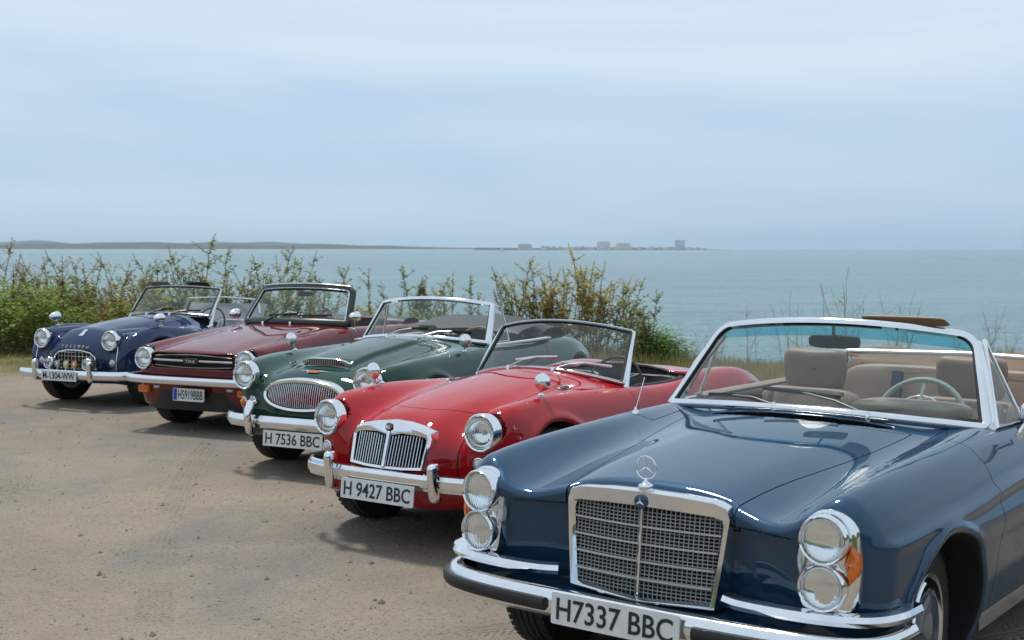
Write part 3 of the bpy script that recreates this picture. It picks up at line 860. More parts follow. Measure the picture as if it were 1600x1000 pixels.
def stalk_plant(rng_, h, nst, spread, leaves, mats, flower=0, lsize=.045, bare=.25, sr=1.0):
    """several leaning stems with side twigs, alternate leaves and small flowers -> three meshes"""
    st, lf, lf2, fl = MB(), MB(), MB(), MB()
    for i in range(nst):
        a = rng_.uniform(0, 2 * PI); hh = h * rng_.uniform(.62, 1.0) if i else h; lean = rng_.uniform(.05, spread)
        base = Vector((rng_.uniform(-.14, .14), rng_.uniform(-.10, .10), -.05)); pts = []; bend = rng_.uniform(-.12, .12)
        for k in range(7):
            q = k / 6; pts.append(base + Vector((math.cos(a) * lean * q ** 1.3 * hh + rng_.uniform(-.02, .02), math.sin(a) * lean * q ** 1.3 * hh + bend * q * q * hh + rng_.uniform(-.02, .02), hh * q * (1 - .08 * q * lean))))
        st.tube(pts, [(.008 * (1 - .75 * k / 6) + .0015) * sr for k in range(7)], 5)
        tw = []
        for k in range(int(7 * h) + 2):
            q = rng_.uniform(.2, .9); j = min(5, int(q * 6)); p = pts[j].lerp(pts[j + 1], q * 6 - j); b = rng_.uniform(0, 2 * PI); L_ = hh * rng_.uniform(.12, .36) * (1.1 - q * .7)
            e = p + Vector((math.cos(b) * L_ * .75, math.sin(b) * L_ * .75, L_ * rng_.uniform(.35, .8))); st.tube([p, (p + e) / 2 + Vector((0, 0, -.01)), e], [.004 * sr, .003 * sr, .0015 * sr], 4); tw.append((p, e))
        segs = [(pts[k], pts[k + 1], k / 6) for k in range(6)] + [(p, e, .5) for p, e in tw]
        for p, e, q in segs:
            if q < bare: continue
            nl = int(leaves * (e - p).length * rng_.uniform(.7, 1.3)) + 1
            for k in range(nl):
                u = rng_.random(); b = rng_.uniform(0, 2 * PI); d = Vector((math.cos(b), math.sin(b), rng_.uniform(-.3, .7)))
                s_ = lsize * rng_.uniform(.5, 1.25) * (1.15 - .5 * q)
                leaf(lf if rng_.random() < .7 else lf2, p.lerp(e, u), d, Vector((0, 0, 1)), s_, s_ * .42)
            if flower and q > .3:
                for k in range(int(flower * (e - p).length * 10 * rng_.random())):
                    c = p.lerp(e, rng_.random()) + Vector((rng_.uniform(-.03, .03), rng_.uniform(-.03, .03), 0))
                    for m in range(5):
                        b = 2 * PI * m / 5; leaf(fl, c, Vector((math.cos(b), math.sin(b), .5)), Vector((0, 0, 1)), .024, .011)
    out = [('stems', st, mats[0]), ('leaves', lf, mats[1])]
    if lf2.f: out.append(('leaves', lf2, mats[2]))
    if fl.f: out.append(('flowers', fl, PINK))
    return [(n, b.mesh(n, False), m) for n, b, m in out]
def shrub(rng_, w_, h, n, mats, ls):
    st, A, B_ = MB(), MB(), MB()
    cl = []
    for i in range(14):
        a = rng_.uniform(0, 2 * PI); r = w_ * .5 * rng_.uniform(.1, 1) ; e = Vector((math.cos(a) * r, math.sin(a) * r * .8, h * rng_.uniform(.45, 1.0) * (1 - .3 * (r / w_ * 2) ** 2)))
        st.tube([Vector((e.x * .15, e.y * .15, -.05)), e * .55 + Vector((0, 0, .05)), e], [.012, .007, .002], 4); cl.append(e)
        cl.append(e * .65 + Vector((rng_.uniform(-.1, .1), rng_.uniform(-.1, .1), 0)))
    for i in range(n):
        c = rng_.choice(cl); s_ = .17 * h
        p = c + Vector((rng_.gauss(0, s_), rng_.gauss(0, s_), rng_.gauss(0, s_ * .8)))
        if p.z < .02: continue
        b = rng_.uniform(0, 2 * PI); l = ls * rng_.uniform(.5, 1.3)
        leaf(A if rng_.random() < .72 else B_, p, Vector((math.cos(b), math.sin(b), rng_.uniform(-.4, .6))), Vector((0, 0, 1)), l, l * .45)
    return [('stems', st.mesh('stems', False), mats[0]), ('leaves', A.mesh('leaves', False), mats[1]), ('leaves', B_.mesh('leaves', False), mats[2])]
def place(parts, name, loc, rz, sc, label, cat, group=None):
    e = empty(name, loc, rz); e.scale = (sc, sc, sc); tag(e, label, cat, group)
    for n, me, m in parts:
        if not me.materials: me.materials.append(m)
        o = bpy.data.objects.new(n, me); COL.objects.link(o); o.parent = e; o['kind'] = 'stuff'
    return e
rg = random.Random(21)
def top_h(px, ytop, D): return CAM_H - (ytop - 388) / F_PX * D - float(gz((px - 800) / F_PX * D, D))
mallow = [stalk_plant(rg, 1.6, 7, .45, 60, (STEM, OLIVE, GREEN), .45, .058) for _ in range(3)]
mallow_fl = [stalk_plant(rg, 1.4, 8, .50, 62, (STEM, GREEN, OLIVE), 2.4, .058) for _ in range(2)]
autumn = [stalk_plant(rg, 1.6, 8, .42, 70, (STEM, YELLOW, OLIVE), 0, .055) for _ in range(2)]
thin = [stalk_plant(rg, 1.4, 3, .25, 62, (STEM, OLIVE, GREEN), .8, .055) for _ in range(2)]
dry = [stalk_plant(rg, 1.3, 4, .34, 6, (DRY, BROWN, BROWN), 0, .022, .25, .55) for _ in range(3)]
brownweed = [stalk_plant(rg, 1.6, 8, .48, 55, (STEM, BROWN, OLIVE), .4, .05) for _ in range(2)]
G = 'tall weeds along the cliff edge'
spots = [(12, 362, 'b'), (60, 392, 'b'), (90, 385, 'b'), (128, 380, 'm'), (175, 384, 'b'), (213, 400, 'm'), (245, 396, 'f'), (272, 384, 'm'), (302, 352, 'm'), (335, 372, 'm'), (372, 398, 'f'), (414, 368, 'm'), (438, 392, 'f'), (462, 380, 'm'), (508, 402, 'm'), (40, 405, 'b'), (150, 402, 'f'), (350, 412, 'm'), (480, 425, 'm'), (230, 420, 'b'),
         (565, 406, 't'), (612, 432, 'f'), (648, 406, 'f'), (675, 424, 'f'), (703, 414, 't'), (738, 420, 't'), (800, 388, 'm'), (832, 396, 'a'), (872, 424, 'm'), (888, 400, 'a'), (915, 370, 'a'), (942, 398, 'a'), (972, 420, 'm'), (855, 410, 'a'), (990, 452, 't'), (1014, 444, 'f')]
words = {'m': 'leafy green mallow stalk', 'b': 'brownish seeding weed', 'f': 'pink-flowered mallow bush', 't': 'thin lone mallow stalk', 'a': 'yellowing tall mallow'}
behind = [(330, 'behind the navy roadster'), (560, 'behind the maroon roadster'), (790, 'behind the green roadster'), (1000, 'behind the red roadster'), (9999, 'beside the rocks')]
for px, yt, k in spots:
    D = rg.uniform(18.6, 20.2); D = min(D, float(EDGE((px - 800) / F_PX * 19)) - rg.uniform(.2, .7)); x = (px - 800) / F_PX * D
    v, h0 = {'m': (mallow, 1.6), 'b': (brownweed, 1.6), 'f': (mallow_fl, 1.4), 't': (thin, 1.4), 'a': (autumn, 1.6)}[k]
    where = next(t for lim, t in behind if px < lim)
    place(rg.choice(v), {'m': 'mallow_plant', 'b': 'weed_plant', 'f': 'mallow_plant', 't': 'mallow_plant', 'a': 'mallow_plant'}[k], (x, D, float(gz(x, D)) - .02), rg.uniform(0, 6), top_h(px, yt, D) / h0 * 1.0, words[k] + ' at the cliff edge ' + where, 'plant', words[k] + ' plants ' + where)
for px, yt in ((1122, 482), (1180, 462), (1236, 446), (1262, 470), (1310, 404), (1330, 440), (1397, 440), (1428, 456), (1500, 505), (1556, 466), (1585, 500), (1100, 500)):
    D = rg.uniform(16.9, 17.7); x = (px - 800) / F_PX * D
    place(rg.choice(dry), 'dry_weed', (x, D, float(gz(x, D)) - .02), rg.uniform(0, 6), top_h(px, yt, D) / 1.3, 'bare dry weed stalk standing against the sea behind the blue convertible', 'plant', 'dry stalks behind the blue convertible')
sh = [shrub(rg, 1.5, .85, 1500, (STEM, FRESH, GREEN), .08), shrub(rg, 1.4, .8, 1300, (STEM, GREEN, OLIVE), .07), shrub(rg, 1.3, .75, 1200, (STEM, OLIVE, BROWN), .075)]
shl = ['bright green leafy shrub', 'green shrub with dull olive leaves', 'brownish olive shrub']
for k in range(22):
    px = -75 + k * 23 + rg.uniform(-10, 10); D = 18.4 + 2.2 * (k % 3) / 2 + rg.uniform(-.2, .3); x = (px - 800) / F_PX * D; j = rg.choice((0, 1, 1, 2, 2))
    place(sh[j], 'shrub', (x, D, float(gz(x, D))), rg.uniform(0, 6), rg.uniform(.65, 1.15) * (1 if px < 330 else .7), shl[j] + ' in the thicket beyond the navy roadster', 'shrub', 'thicket: ' + shl[j])
for px, D, j, s_ in ((575, 18.8, 2, .65), (590, 18.9, 2, .6), (1015, 17.6, 0, .6), (1040, 17.5, 0, .52), (1062, 17.4, 1, .42), (985, 17.8, 1, .36), (640, 18.5, 1, .6), (680, 18.6, 1, .55), (865, 18.2, 2, .38), (925, 18.1, 2, .4)):
    x = (px - 800) / F_PX * D
    place(sh[j], 'shrub', (x, D, float(gz(x, D))), rg.uniform(0, 6), s_, shl[j] + (' at the foot of the weeds behind the red roadster' if px > 800 else ' at the foot of the weeds behind the green roadster'), 'shrub', 'low ' + shl[j] + 's ' + ('behind the red roadster' if px > 800 else 'behind the green roadster'))
def boulder(px, D, s_, label):
    x = (px - 800) / F_PX * D; mb = MB(); r = random.Random(int(px)); ph = [(r.uniform(1, 4), r.uniform(0, 6)) for _ in range(6)]
    def fn(u, v):
        a, b = -PI / 2 + PI * u, 2 * PI * v; d = Vector((math.cos(a) * math.cos(b), math.cos(a) * math.sin(b), math.sin(a)))
        k = 1 + .14 * math.sin(ph[0][0] * d.x * 2 + ph[0][1]) + .12 * math.sin(ph[1][0] * d.y * 2.5 + ph[1][1]) + .12 * math.sin(ph[2][0] * d.z * 3 + ph[2][1]) + .05 * math.sin(9 * d.x + 7 * d.z)
        return (d.x * s_ * k * 1.4, d.y * s_ * k, d.z * s_ * k * .7)
    o = mb.grid(fn, 14, 20).build('rock', mat('red_rock', (.17, .10, .075), .9, noise=(5, .35), bump=(14, .6)), None, angle=80)
    o.location = (x, D, float(gz(x, D)) + .1); tag(o, label, 'rock')
boulder(1072, 18.6, .26, 'reddish rock at the cliff edge beside the green shrub')
boulder(1100, 18.3, .18, 'small reddish rock by the windscreen corner of the blue convertible')
# dry grass of the verge, uncountable
def grass():
    r = np.random.default_rng(4); n = 75000
    x = r.uniform(-15, 13, n); E_ = EDGE(x); LF = 2.2 * sstep(-2.5, -5, x); y = E_ - 5.2 - LF + (6.0 + LF) * r.random(n) ** .7
    keep = (y > E_ - 4.3 - LF + .7 * np.sin(.8 * x) + .5 * np.sin(2.3 * x)) | (r.random(n) < .10); x, y = x[keep], y[keep]; n = len(x)
    z = gz(x, y); h = r.uniform(.10, .34, n) * (1 + .5 * np.sin(1.3 * x + .7 * y)) * (.35 + .65 * sstep(EDGE(x) - 5.5, EDGE(x) - 3.2, y)) * (.62 + .38 * sstep(1, -3, x)); a = r.uniform(0, 2 * PI, n); w_ = .006; lean = r.uniform(0, .18, n); b = r.uniform(0, 2 * PI, n)
    P = np.stack([np.stack([x + w_ * np.cos(a), y + w_ * np.sin(a), z - .02], 1), np.stack([x - w_ * np.cos(a), y - w_ * np.sin(a), z - .02], 1), np.stack([x + lean * np.cos(b), y + lean * np.sin(b), z + h], 1)], 1)
    k = (np.sin(.9 * x + .4 * y) + np.sin(2.2 * x - 1.1 * y) + r.normal(0, .6, n)) > .1
    for nm, q, m in (('dry_grass', k, leafm('grass_dry', (.34, .27, .13))), ('green_grass', ~k, leafm('grass_green', (.17, .19, .055)))):
        V = P[q].reshape(-1, 3); me = bpy.data.meshes.new(nm); me.from_pydata(V.tolist(), [], np.arange(len(V)).reshape(-1, 3).tolist()); o = link_mesh(nm, me, m)
        tag(o, ('dry straw-coloured grass' if nm == 'dry_grass' else 'short green grass') + ' covering the verge behind the cars', 'grass', None, 'stuff')
grass()
# loose stones on the dirt
def stones():
    r = np.random.default_rng(9); n = 14000; y = 3.6 + 13 * r.random(n) ** 1.3; x = -.52 * y + (.9 * y + 1) * r.random(n); s_ = np.minimum(.0025 + .0030 * r.pareto(2.6, n), .019)
    V, F = [], []; o8 = np.array([(1, 0, 0), (-1, 0, 0), (0, 1, 0), (0, -1, 0), (0, 0, .8), (0, 0, -.5)])
    T = [(0, 2, 4), (2, 1, 4), (1, 3, 4), (3, 0, 4), (2, 0, 5), (1, 2, 5), (3, 1, 5), (0, 3, 5)]
    for i in range(n):
        a = r.uniform(0, 6.3); c, s = math.cos(a), math.sin(a); q = o8 * s_[i] * r.uniform(.6, 1.3, (6, 3)); q = np.stack([q[:, 0] * c - q[:, 1] * s, q[:, 0] * s + q[:, 1] * c, q[:, 2]], 1) + (x[i], y[i], float(gz(x[i], y[i])) + s_[i] * .15)
        F += [tuple(6 * i + k for k in t) for t in T]; V += q.tolist()
    me = bpy.data.meshes.new('loose_stones'); me.from_pydata(V, [], F); o = link_mesh('loose_stones', me, mat('stone_grey', (.27, .235, .20), .9, noise=(6, .5)))
    tag(o, 'small loose stones scattered over the dirt', 'gravel', None, 'stuff')
    n = 1500; x = r.normal(-3.9, .8, n); y = r.normal(8.6, .22, n) + .15 * np.sin(3 * x); k = np.sin(5 * x) + np.sin(11 * x + 3 * y) > .3; x, y = x[k], y[k]; n = len(x)
    a = r.uniform(0, 6.3, n); b = r.uniform(0, 6.3, n); h = r.uniform(.006, .018, n); z = gz(x, y)
    P = np.stack([np.stack([x + .004 * np.cos(a), y + .004 * np.sin(a), z - .005], 1), np.stack([x - .004 * np.cos(a), y - .004 * np.sin(a), z - .005], 1), np.stack([x + .02 * np.cos(b), y + .02 * np.sin(b), z + h], 1)], 1).reshape(-1, 3)
    me = bpy.data.meshes.new('sparse_grass'); me.from_pydata(P.tolist(), [], np.arange(len(P)).reshape(-1, 3).tolist()); o = link_mesh('sparse_grass', me, leafm('grass_pale', (.36, .33, .08)))
    tag(o, 'sparse yellowish grass wisps on the open dirt', 'grass', None, 'stuff')
stones()
# scrub-covered rise on the landward side, which the car flanks mirror
def hill():
    mb = MB(); r = random.Random(2)
    mb.grid(lambda u, v: (-70 + 140 * u, -22 - 40 * v - 4 * math.sin(5 * u), -.1 + (5.5 + 1.2 * math.sin(17 * u) + .7 * math.sin(41 * u + 2)) * math.sin(PI * .5 * min(1, v * 3))), 90, 10)
    o = mb.build('landward_hill', mat('scrub', (.045, .06, .022), .95, noise=(.8, .6), bump=(3, 1.0))); o['kind'] = 'structure'
    mb = MB()
    mb.grid(lambda u, v: (20 + 34 * v + 3 * math.sin(7 * u), -40 + 55 * u, -.1 + (4.6 + 1.0 * math.sin(15 * u) + .6 * math.sin(37 * u)) * math.sin(PI * .5 * min(1, v * 3))), 60, 10)
    o = mb.build('side_hill', MATS['scrub']); o['kind'] = 'structure'
hill()

# ================================================================ blue saloon-based convertible
def blue_convertible():
    car = car_root('convertible_car', (.872, 5.124, 232.51, -.045), 'dark blue convertible with tall chrome mesh grille, stacked round headlights and tan seats')
    PB = paint('blue_metallic_paint', (.015, .054, .110), .3, .3)
    YS = [0, .15, .30, .42, .52, .62, .70, .80, .93]
    XS = [-4.1, -3.5, -2.9, -1.6, -.75, -.4, 0, .4, .6, .8]
    ZT = top_table(XS, YS, [
        [.84, .84, .835, .83, .825, .815, .80, .77, .70],
        [.925, .925, .92, .915, .91, .90, .885, .86, .80],
        [.945, .945, .945, .94, .94, .935, .93, .915, .87],
        [.950, .950, .948, .945, .942, .940, .937, .922, .87],
        [.972, .968, .958, .944, .934, .932, .937, .922, .86],
        [.950, .945, .930, .910, .899, .907, .925, .915, .85],
        [.912, .907, .888, .862, .850, .872, .907, .895, .82],
        [.860, .855, .838, .808, .796, .832, .882, .868, .78],
        [.828, .823, .803, .775, .768, .812, .862, .845, .745],
        [.79, .785, .765, .745, .745, .78, .83, .81, .70]])
    WS = table([-4.1, -3.4, -2.75, -1.5, -.6, 0, .3, .6, .8], [.15, .30, .45, .58, .66, .72, .80, .90, 1.0], [
        [.66, .72, .76, .78, .785, .775, .755, .72, .68],
        [.78, .84, .87, .885, .895, .88, .86, .83, .79],
        [.80, .86, .895, .912, .925, .905, .885, .86, .82],
        [.80, .86, .895, .915, .928, .908, .885, .86, .82],
        [.80, .86, .895, .913, .925, .906, .885, .86, .82],
        [.80, .86, .89, .905, .915, .897, .88, .86, .82],
        [.79, .85, .875, .888, .895, .882, .868, .85, .81],
        [.76, .815, .84, .852, .856, .848, .838, .82, .78],
        [.70, .76, .79, .80, .80, .795, .785, .76, .72]])
    FR = front_table([0, .35, .55, .70, .80, .88, .95], [.15, .30, .45, .60, .70, .80, .92], [
        [.44, .53, .575, .59, .60, .61, .585],
        [.45, .54, .59, .605, .612, .622, .59],
        [.50, .59, .638, .660, .668, .668, .61],
        [.51, .61, .660, .675, .680, .675, .61],
        [.48, .58, .63, .645, .65, .64, .57],
        [.40, .50, .55, .565, .57, .56, .49],
        [.30, .40, .45, .465, .47, .46, .39]])
    def f(x, y, z):
        y = np.abs(y)
        top = z - ZT(x, y); sd = y - WS(x, z)
        lip = .032 * sstep(.712, .724, z) * (1 - sstep(.60, .66, y)) * sstep(.30, .36, y)
        fr = (x - FR(y, z) - lip) * .9
        zr = .765 - .035 * sstep(-.7, .1, x) - .025 * sstep(.1, .6, x)
        sd = sd - .023 * np.exp(-((z - zr) / .020) ** 2) * sstep(.70, .56, x) - .007 * sstep(zr, zr - .03, z) * sstep(.70, .56, x)
        v = smax(top, sd, .13)
        v = smax(v, fr, .036)
        v = smax(v, -x - 3.98 + .25 * (y / .9) ** 4 + .35 * (z - .62) ** 2, .15)
        v = smax(v, .20 + .06 * sstep(.1, .6, x) - z, .04)
        # wheel arches with a rolled flare
        for cx in (.13, -2.62):
            d = np.hypot(x - cx, (z - .325) * (1.0 if cx > 0 else 1.08))
            flare = .020 * np.exp(-((d - .376) / .022) ** 2) * sstep(.55, .75, y) * (z > .15)
            v = v - flare
            v = smax(v, np.minimum(.352 - d, y - .52), .012)
        # slot of the cowl vent
        vs = np.maximum(np.abs(x - (-.500 - .17 * (y / .6) ** 2)) - .058 * (1 - .7 * np.clip(y / .41, 0, 1) ** 3), y - .41)
        v = smax(v, -np.maximum(vs, ZT(x, y) - .05 - z), .006)
        # cockpit
        ck = smax(rbox(x + 1.86, y, 1.10, .735, .16), .36 - z, .08)
        ck = smax(ck, x + .80 + .16 * (y / .75) ** 2, .05)
        v = smax(v, -ck, .025)
        return v
    half = half_body(f, (-4.1, .80, .98, .14, 1.03), .0115)
    rear_x = lambda y: -.425 - .17 * (y / .6) ** 2
    def hood_g(v):
        x, y, z = v.T
        return np.minimum(np.minimum(.345 + .165 * sstep(.75, -.6, x) - y, x - rear_x(y)), z - .70)
    def door_g(v):
        x, y, z = v.T
        g = -rbox(x + 1.06, z - .72, .68, .46, .05)
        return np.minimum(g, y - .60)
    def well(v):
        x, y, z = v.T
        a = np.minimum(np.hypot(x - .13, z - .325), np.hypot(x + 2.62, (z - .325) * 1.08))
        return np.where(z < .75, np.minimum(.3525 - a + .006, .95 - y), -1)
    def slot(v):
        x, y, z = v.T
        vs = np.maximum(np.abs(x - (-.500 - .17 * (y / .6) ** 2)) - .058 * (1 - .7 * np.clip(y / .41, 0, 1) ** 3), y - .41)
        return np.minimum(.007 - vs, ZT(x, y) - .006 - z)
    def tub(v):
        x, y, z = v.T
        ck = np.maximum(rbox(x + 1.86, y, 1.10, .735, .16), x + .80 + .16 * (y / .75) ** 2)
        return np.where(z > .3, np.minimum(.006 - ck, ZT(x, y) - .012 - z), -1)
    panel_gap_parts(half, f, car, PB, hood_g, door_g, well=well, tub=tub, tub_mat=TAN, pre=[('vent_slot', slot, mat('vent_black', (.006, .006, .007), .9, spec=.1))])
    # ---- grille
    go = [(-.300, .432), (-.322, .60), (-.338, .745), (-.325, .782), (-.28, .796), (-.15, .806), (0, .810), (.15, .806), (.28, .796), (.325, .782), (.338, .745), (.322, .60), (.300, .432), (0, .418)]
    gi = [(-.272, .452), (-.292, .60), (-.305, .715), (-.298, .733), (-.27, .741), (-.15, .747), (0, .750), (.15, .747), (.27, .741), (.298, .733), (.305, .715), (.292, .60), (.272, .452), (0, .436)]
    gx = lambda y, z: .722 - .10 * (y / .34) ** 2 * .35 - .10 * (z - .43)
    n = len(go); R = []
    for q, dx in ((go, -.09), (go, -.012), ([(a * .985, .61 + (b - .61) * .985) for a, b in go], 0), ([(a * 1.03, .60 + (b - .60) * 1.05) for a, b in gi], -.002), (gi, -.014), (gi, -.05)):
        R.append([(gx(a, b) + dx, a, b) for a, b in q])
    grille = MB().rings([[r[i] for r in R] for i in range(n)], False, False, True).build('grille', CHROME, car, angle=35)
    bk = MB(); bk.add([(gx(a, b) - .05, a, b) for a, b in gi], [tuple(range(n))]); bk.build('backing', mat('grille_black', (.01, .01, .01), .6), grille)
    lim = lambda z: .272 + (.305 - .272) * min(1, max(0, (z - .452) / .263)) - (.0 if z < .72 else .02)
    lat = MB()
    for k in range(1, 24):
        z = .440 + .306 * k / 24; wy = lim(z)
        lat.tube([(gx(y, z) - .026, y, z) for y in np.linspace(-wy, wy, 7)], .0022, 4, flat=(.0050, .0022))
    for k in range(-16, 17):
        y = k * .0182
        z0 = .437 + .016 * (abs(y) / .3); z1 = .748 - .012 * (y / .3) ** 2
        if abs(y) > .272: z0 = .452 + (abs(y) - .272) / .033 * .263
        if z1 - z0 < .03: continue
        lat.tube([(gx(y, z) - .022, y, z) for z in (z0, (z0 + z1) / 2, z1)], .0022, 4, flat=(.0016, .0030))
    lat.build('lattice', mat('grille_alloy', (.62, .62, .60), .35, .35), grille)
    for k in range(1, 5):
        z = .440 + .305 * k / 5 ; wy = lim(z)
        MB().tube([(gx(y, z) - .014, y, z) for y in np.linspace(-wy, wy, 9)], .005, 6, flat=(.007, .0042)).build('grille_bar', mat('grille_alloy', (.62, .62, .60), .35, .35), grille)
    MB().tube([(gx(0, z) - .010, 0, z) for z in (.437, .6, .749)], .006, 6).build('centre_bar', CHROME, grille)
    bd = MB().lathe([(0, .026), (.006, .026), (.008, .022), (.008, .001)], (gx(0, .772) - .002, 0, .772), 'x', 24).build('badge', mat('badge_blue', (.05, .09, .18), .3, .5), grille)
    def star(mb, c, r, t, dx):
        for k in range(3):
            a = PI / 2 + k * 2 * PI / 3
            d = Vector((0, math.cos(a), math.sin(a))); e = Vector((0, -d.z, d.y)); c_ = Vector(c)
            mb.add([c_ + d * r, c_ + e * t, c_ - e * t, c_ - d * t * .5 + Vector((dx, 0, 0)), c_ - d * t * .5 - Vector((dx, 0, 0))], [(0, 1, 3), (0, 3, 2), (0, 4, 1), (0, 2, 4), (1, 4, 3), (2, 3, 4)])
    sm = MB(); star(sm, (gx(0, .772) + .007, 0, .772), .021, .004, .002); sm.build('star', CHROME, bd, False)
    orn = MB().lathe([(-.012, .026), (0, .030), (.010, .027), (.016, .014), (.026, .006), (.034, .004)], (.655, 0, .818), 'z', 24, True).build('hood_ornament', CHROME, car)
    MB().tube([(.655, .041 * math.cos(2 * PI * k / 32), .888 + .041 * math.sin(2 * PI * k / 32)) for k in range(32)], .0026, 8, True).build('ring', CHROME, orn)
    sm = MB(); star(sm, (.655, 0, .888), .039, .006, .003); sm.build('star', CHROME, orn, False)
    # ---- lamp units
    for s in (-1, 1):
        ol = []
        for k in range(9):
            a = rad(180 - 180 * k / 8); ol.append((.700 + .097 * math.cos(a), .735 + .092 * math.sin(a)))
        ol += [(.803, .66), (.800, .58), (.785, .513), (.70, .505), (.627, .511), (.612, .58), (.605, .66)]
        ol = [(p.x, p.y) for p in smooth_path([(a, b, 0) for a, b in ol + ol[:1]], 4)][:-1]
        def bx(a, b): return .705 - .55 * max(0, a - .70) ** 1.6 - .10 * (b - .60)
        R = []
        for sc, dx in ((1.0, -.075), (1.0, -.012), (.975, .0), (.90, .004), (.3, .004), (.02, .004)):
            q = [(.703 + (a - .703) * sc, .665 + (b - .665) * sc) for a, b in ol]
            R.append([(bx(a, b) + dx, s * a, b) for a, b in q])
        u = MB().rings(R, True, False).build('headlight_unit', CHROME, car, angle=35)
        headlamp(u, (.722, s * .700, .737), .073, s * 3, 0, .010, .020, bowl=.024)
        headlamp(u, (.730, s * .700, .586), .071, s * 3, 0, .010, .020, bowl=.024)
        def lozenge(yc, w, h): return [(yc, .662 + h), (yc + w * .8, .662 + h * .55), (yc + w, .662), (yc + w * .8, .662 - h * .55), (yc, .662 - h), (yc - w * .55, .662 - h * .3), (yc - w * .75, .662), (yc - w * .55, .662 + h * .3)]
        for nm, yc, w_, h_, m in (('turn_signal', .780, .028, .066, AMBER), ('fog_lamp', .622, -.020, .058, FROST)):
            q = lozenge(yc, w_, h_); rg = []
            for sc, dx in ((1, -.02), (1, .004), (.7, .012), (.1, .014)):
                rg.append([(bx(yc + (a - yc) * sc, b) + dx, s * (yc + (a - yc) * sc), .662 + (b - .662) * sc) for a, b in q])
            MB().rings(rg, True, False).build(nm, m, u, angle=20)
    # ---- bumper: main blade, rubber strip, upper blades
    main = smooth_path([(.825, 0, .395), (.822, .30, .395), (.805, .58, .395), (.765, .76, .395), (.690, .855, .395), (.58, .892, .395), (.46, .90, .395)], 6)
    full = [tuple(p) for p in main]; full = sym(full)
    bp = [(-.035, .046), (-.012, .052), (.010, .046), (.020, .028), (.024, 0), (.020, -.028), (.006, -.050), (-.02, -.058), (-.04, -.054)]
    bum = MB().sweep(full, bp).build('front_bumper', CHROME, car, angle=50)
    for s in (-1, 1):
        pth = [(x, s * y, z) for x, y, z in [tuple(p) for p in main] if .30 < y]
        if s < 0: pth = pth[::-1]
        MB().sweep(pth, [(.018, .022), (.036, .020), (.043, .008), (.043, -.012), (.036, -.024), (.018, -.026)]).build('rubber_strip', BLACK, bum)
        up = smooth_path([(.700, .345, .482), (.735, .42, .484), (.748, .56, .486), (.735, .72, .488), (.685, .84, .489), (.58, .895, .489), (.44, .905, .489)], 6)
        pth = [(p.x, s * p.y, p.z) for p in up]
        if s < 0: pth = pth[::-1]
        MB().sweep(pth, [(-.04, .018), (-.010, .024), (.014, .018), (.022, 0), (.014, -.016), (-.010, -.024), (-.04, -.02)]).build('upper_bumper', CHROME, bum)
    ap = MB()
    ap.grid(lambda u, v: (.60 + .20 * v, -.60 + 1.2 * u, .425 - .015 * v), 2, 2); ap.build('bumper_apron', PB, bum)
    plate(car, .862, .392, .52, .112, 'H7337 BBC', -4, label='white plate reading H7337BBC')
    # ---- cowl vent
    vent = MB()
    vx = lambda y: -.500 - .17 * (y / .6) ** 2
    def vf(u, v):
        y = -.40 + .80 * u; x = vx(y) + (.056 - .112 * v) * (1 - .75 * abs(2 * u - 1) ** 3)
        return (x, y, drop(f, x, y) + .003)
    ve = MB().tube([Vector(vf(u, 0)) for u in np.linspace(.02, .98, 24)], .003, 6).build('cowl_vent', CHROME, car)
    for q in (-.5, .5):
        MB().tube([Vector(vf(u, .5 + q * .45)) + Vector((0, 0, .004)) for u in np.linspace(.02, .98, 20)], .003, 6).build('vent_bar', CHROME, ve)
    MB().tube([Vector(vf(u, .5)) + Vector((0, 0, .005)) for u in np.linspace(.03, .97, 20)], .003, 6).build('vent_bar', CHROME, ve)
    for u in (.25, .5, .75): MB().tube([Vector(vf(u, 0)) + Vector((0, 0, .005)), Vector(vf(u, 1)) + Vector((0, 0, .005))], .003, 6).build('vent_bar', CHROME, ve)
    # ---- windscreen
    Sf = surf(((-.585, .975), (-.765, .735, .935), 2.2), ((-.90, 1.338), (-1.02, .602, 1.288), 2.2))
    ws = windscreen(car, Sf, .05, .16, 1.65, CHROME, .034, .030, GLASS_T, BLACK, band=.17)
    for s in (-1, 1):
        MB().tube([Sf(s * 1.0, .0) + Vector((-.03, s * .012, -.03)), Sf(s * 1.0, .5) + Vector((-.028, s * .008, 0)), Sf(s * .985, .90) + Vector((-.03, s * .0, 0))], .022, 8, flat=(.020, .030)).build('pillar', CHROME, ws)
        # quarter light
        A, B, C_ = Vector((-.80, s * .765, .935)), Vector((-1.06, s * .625, 1.268)), Vector((-1.10, s * .775, .935))
        q = MB().tube([A, B, C_], .010, 8, True).build('quarter_light', CHROME, car)
        MB().add([A, B, C_], [(0, 1, 2)]).build('glass', GLASS, q, False)
        vs = MB(); superell(vs, (-1.00, s * .30, 1.345), (.11, .38, .014), (.6, .4), Matrix.Rotation(rad(-22), 3, 'Y'), 10, 20); vs.build('sun_visor', mat('visor_tan', (.44, .29, .20), .6), ws) if s > 0 else None
    mr = MB(); superell(mr, (-.94, 0, 1.245), (.035, .24, .062), (.5, .35)); mo = mr.build('rear_view_mirror', BLACK, ws)
    MB().tube([(-.93, 0, 1.26), (-.93, 0, 1.33)], .008, 8).build('stalk', BLACK, mo)
    MB().grid(lambda u, v: (-.9585, -.11 + .22 * u, 1.22 + .05 * v), 1, 1).build('mirror_glass', MIRROR, mo)
    WARM = mat('wiper_grey', (.16, .16, .16), .45, .3)
    wiper(car, (-.60, .30, .972), (-.655, -.02, 1.04), (-.68, -.22, 1.045), (-.645, .16, 1.03), None, WARM)
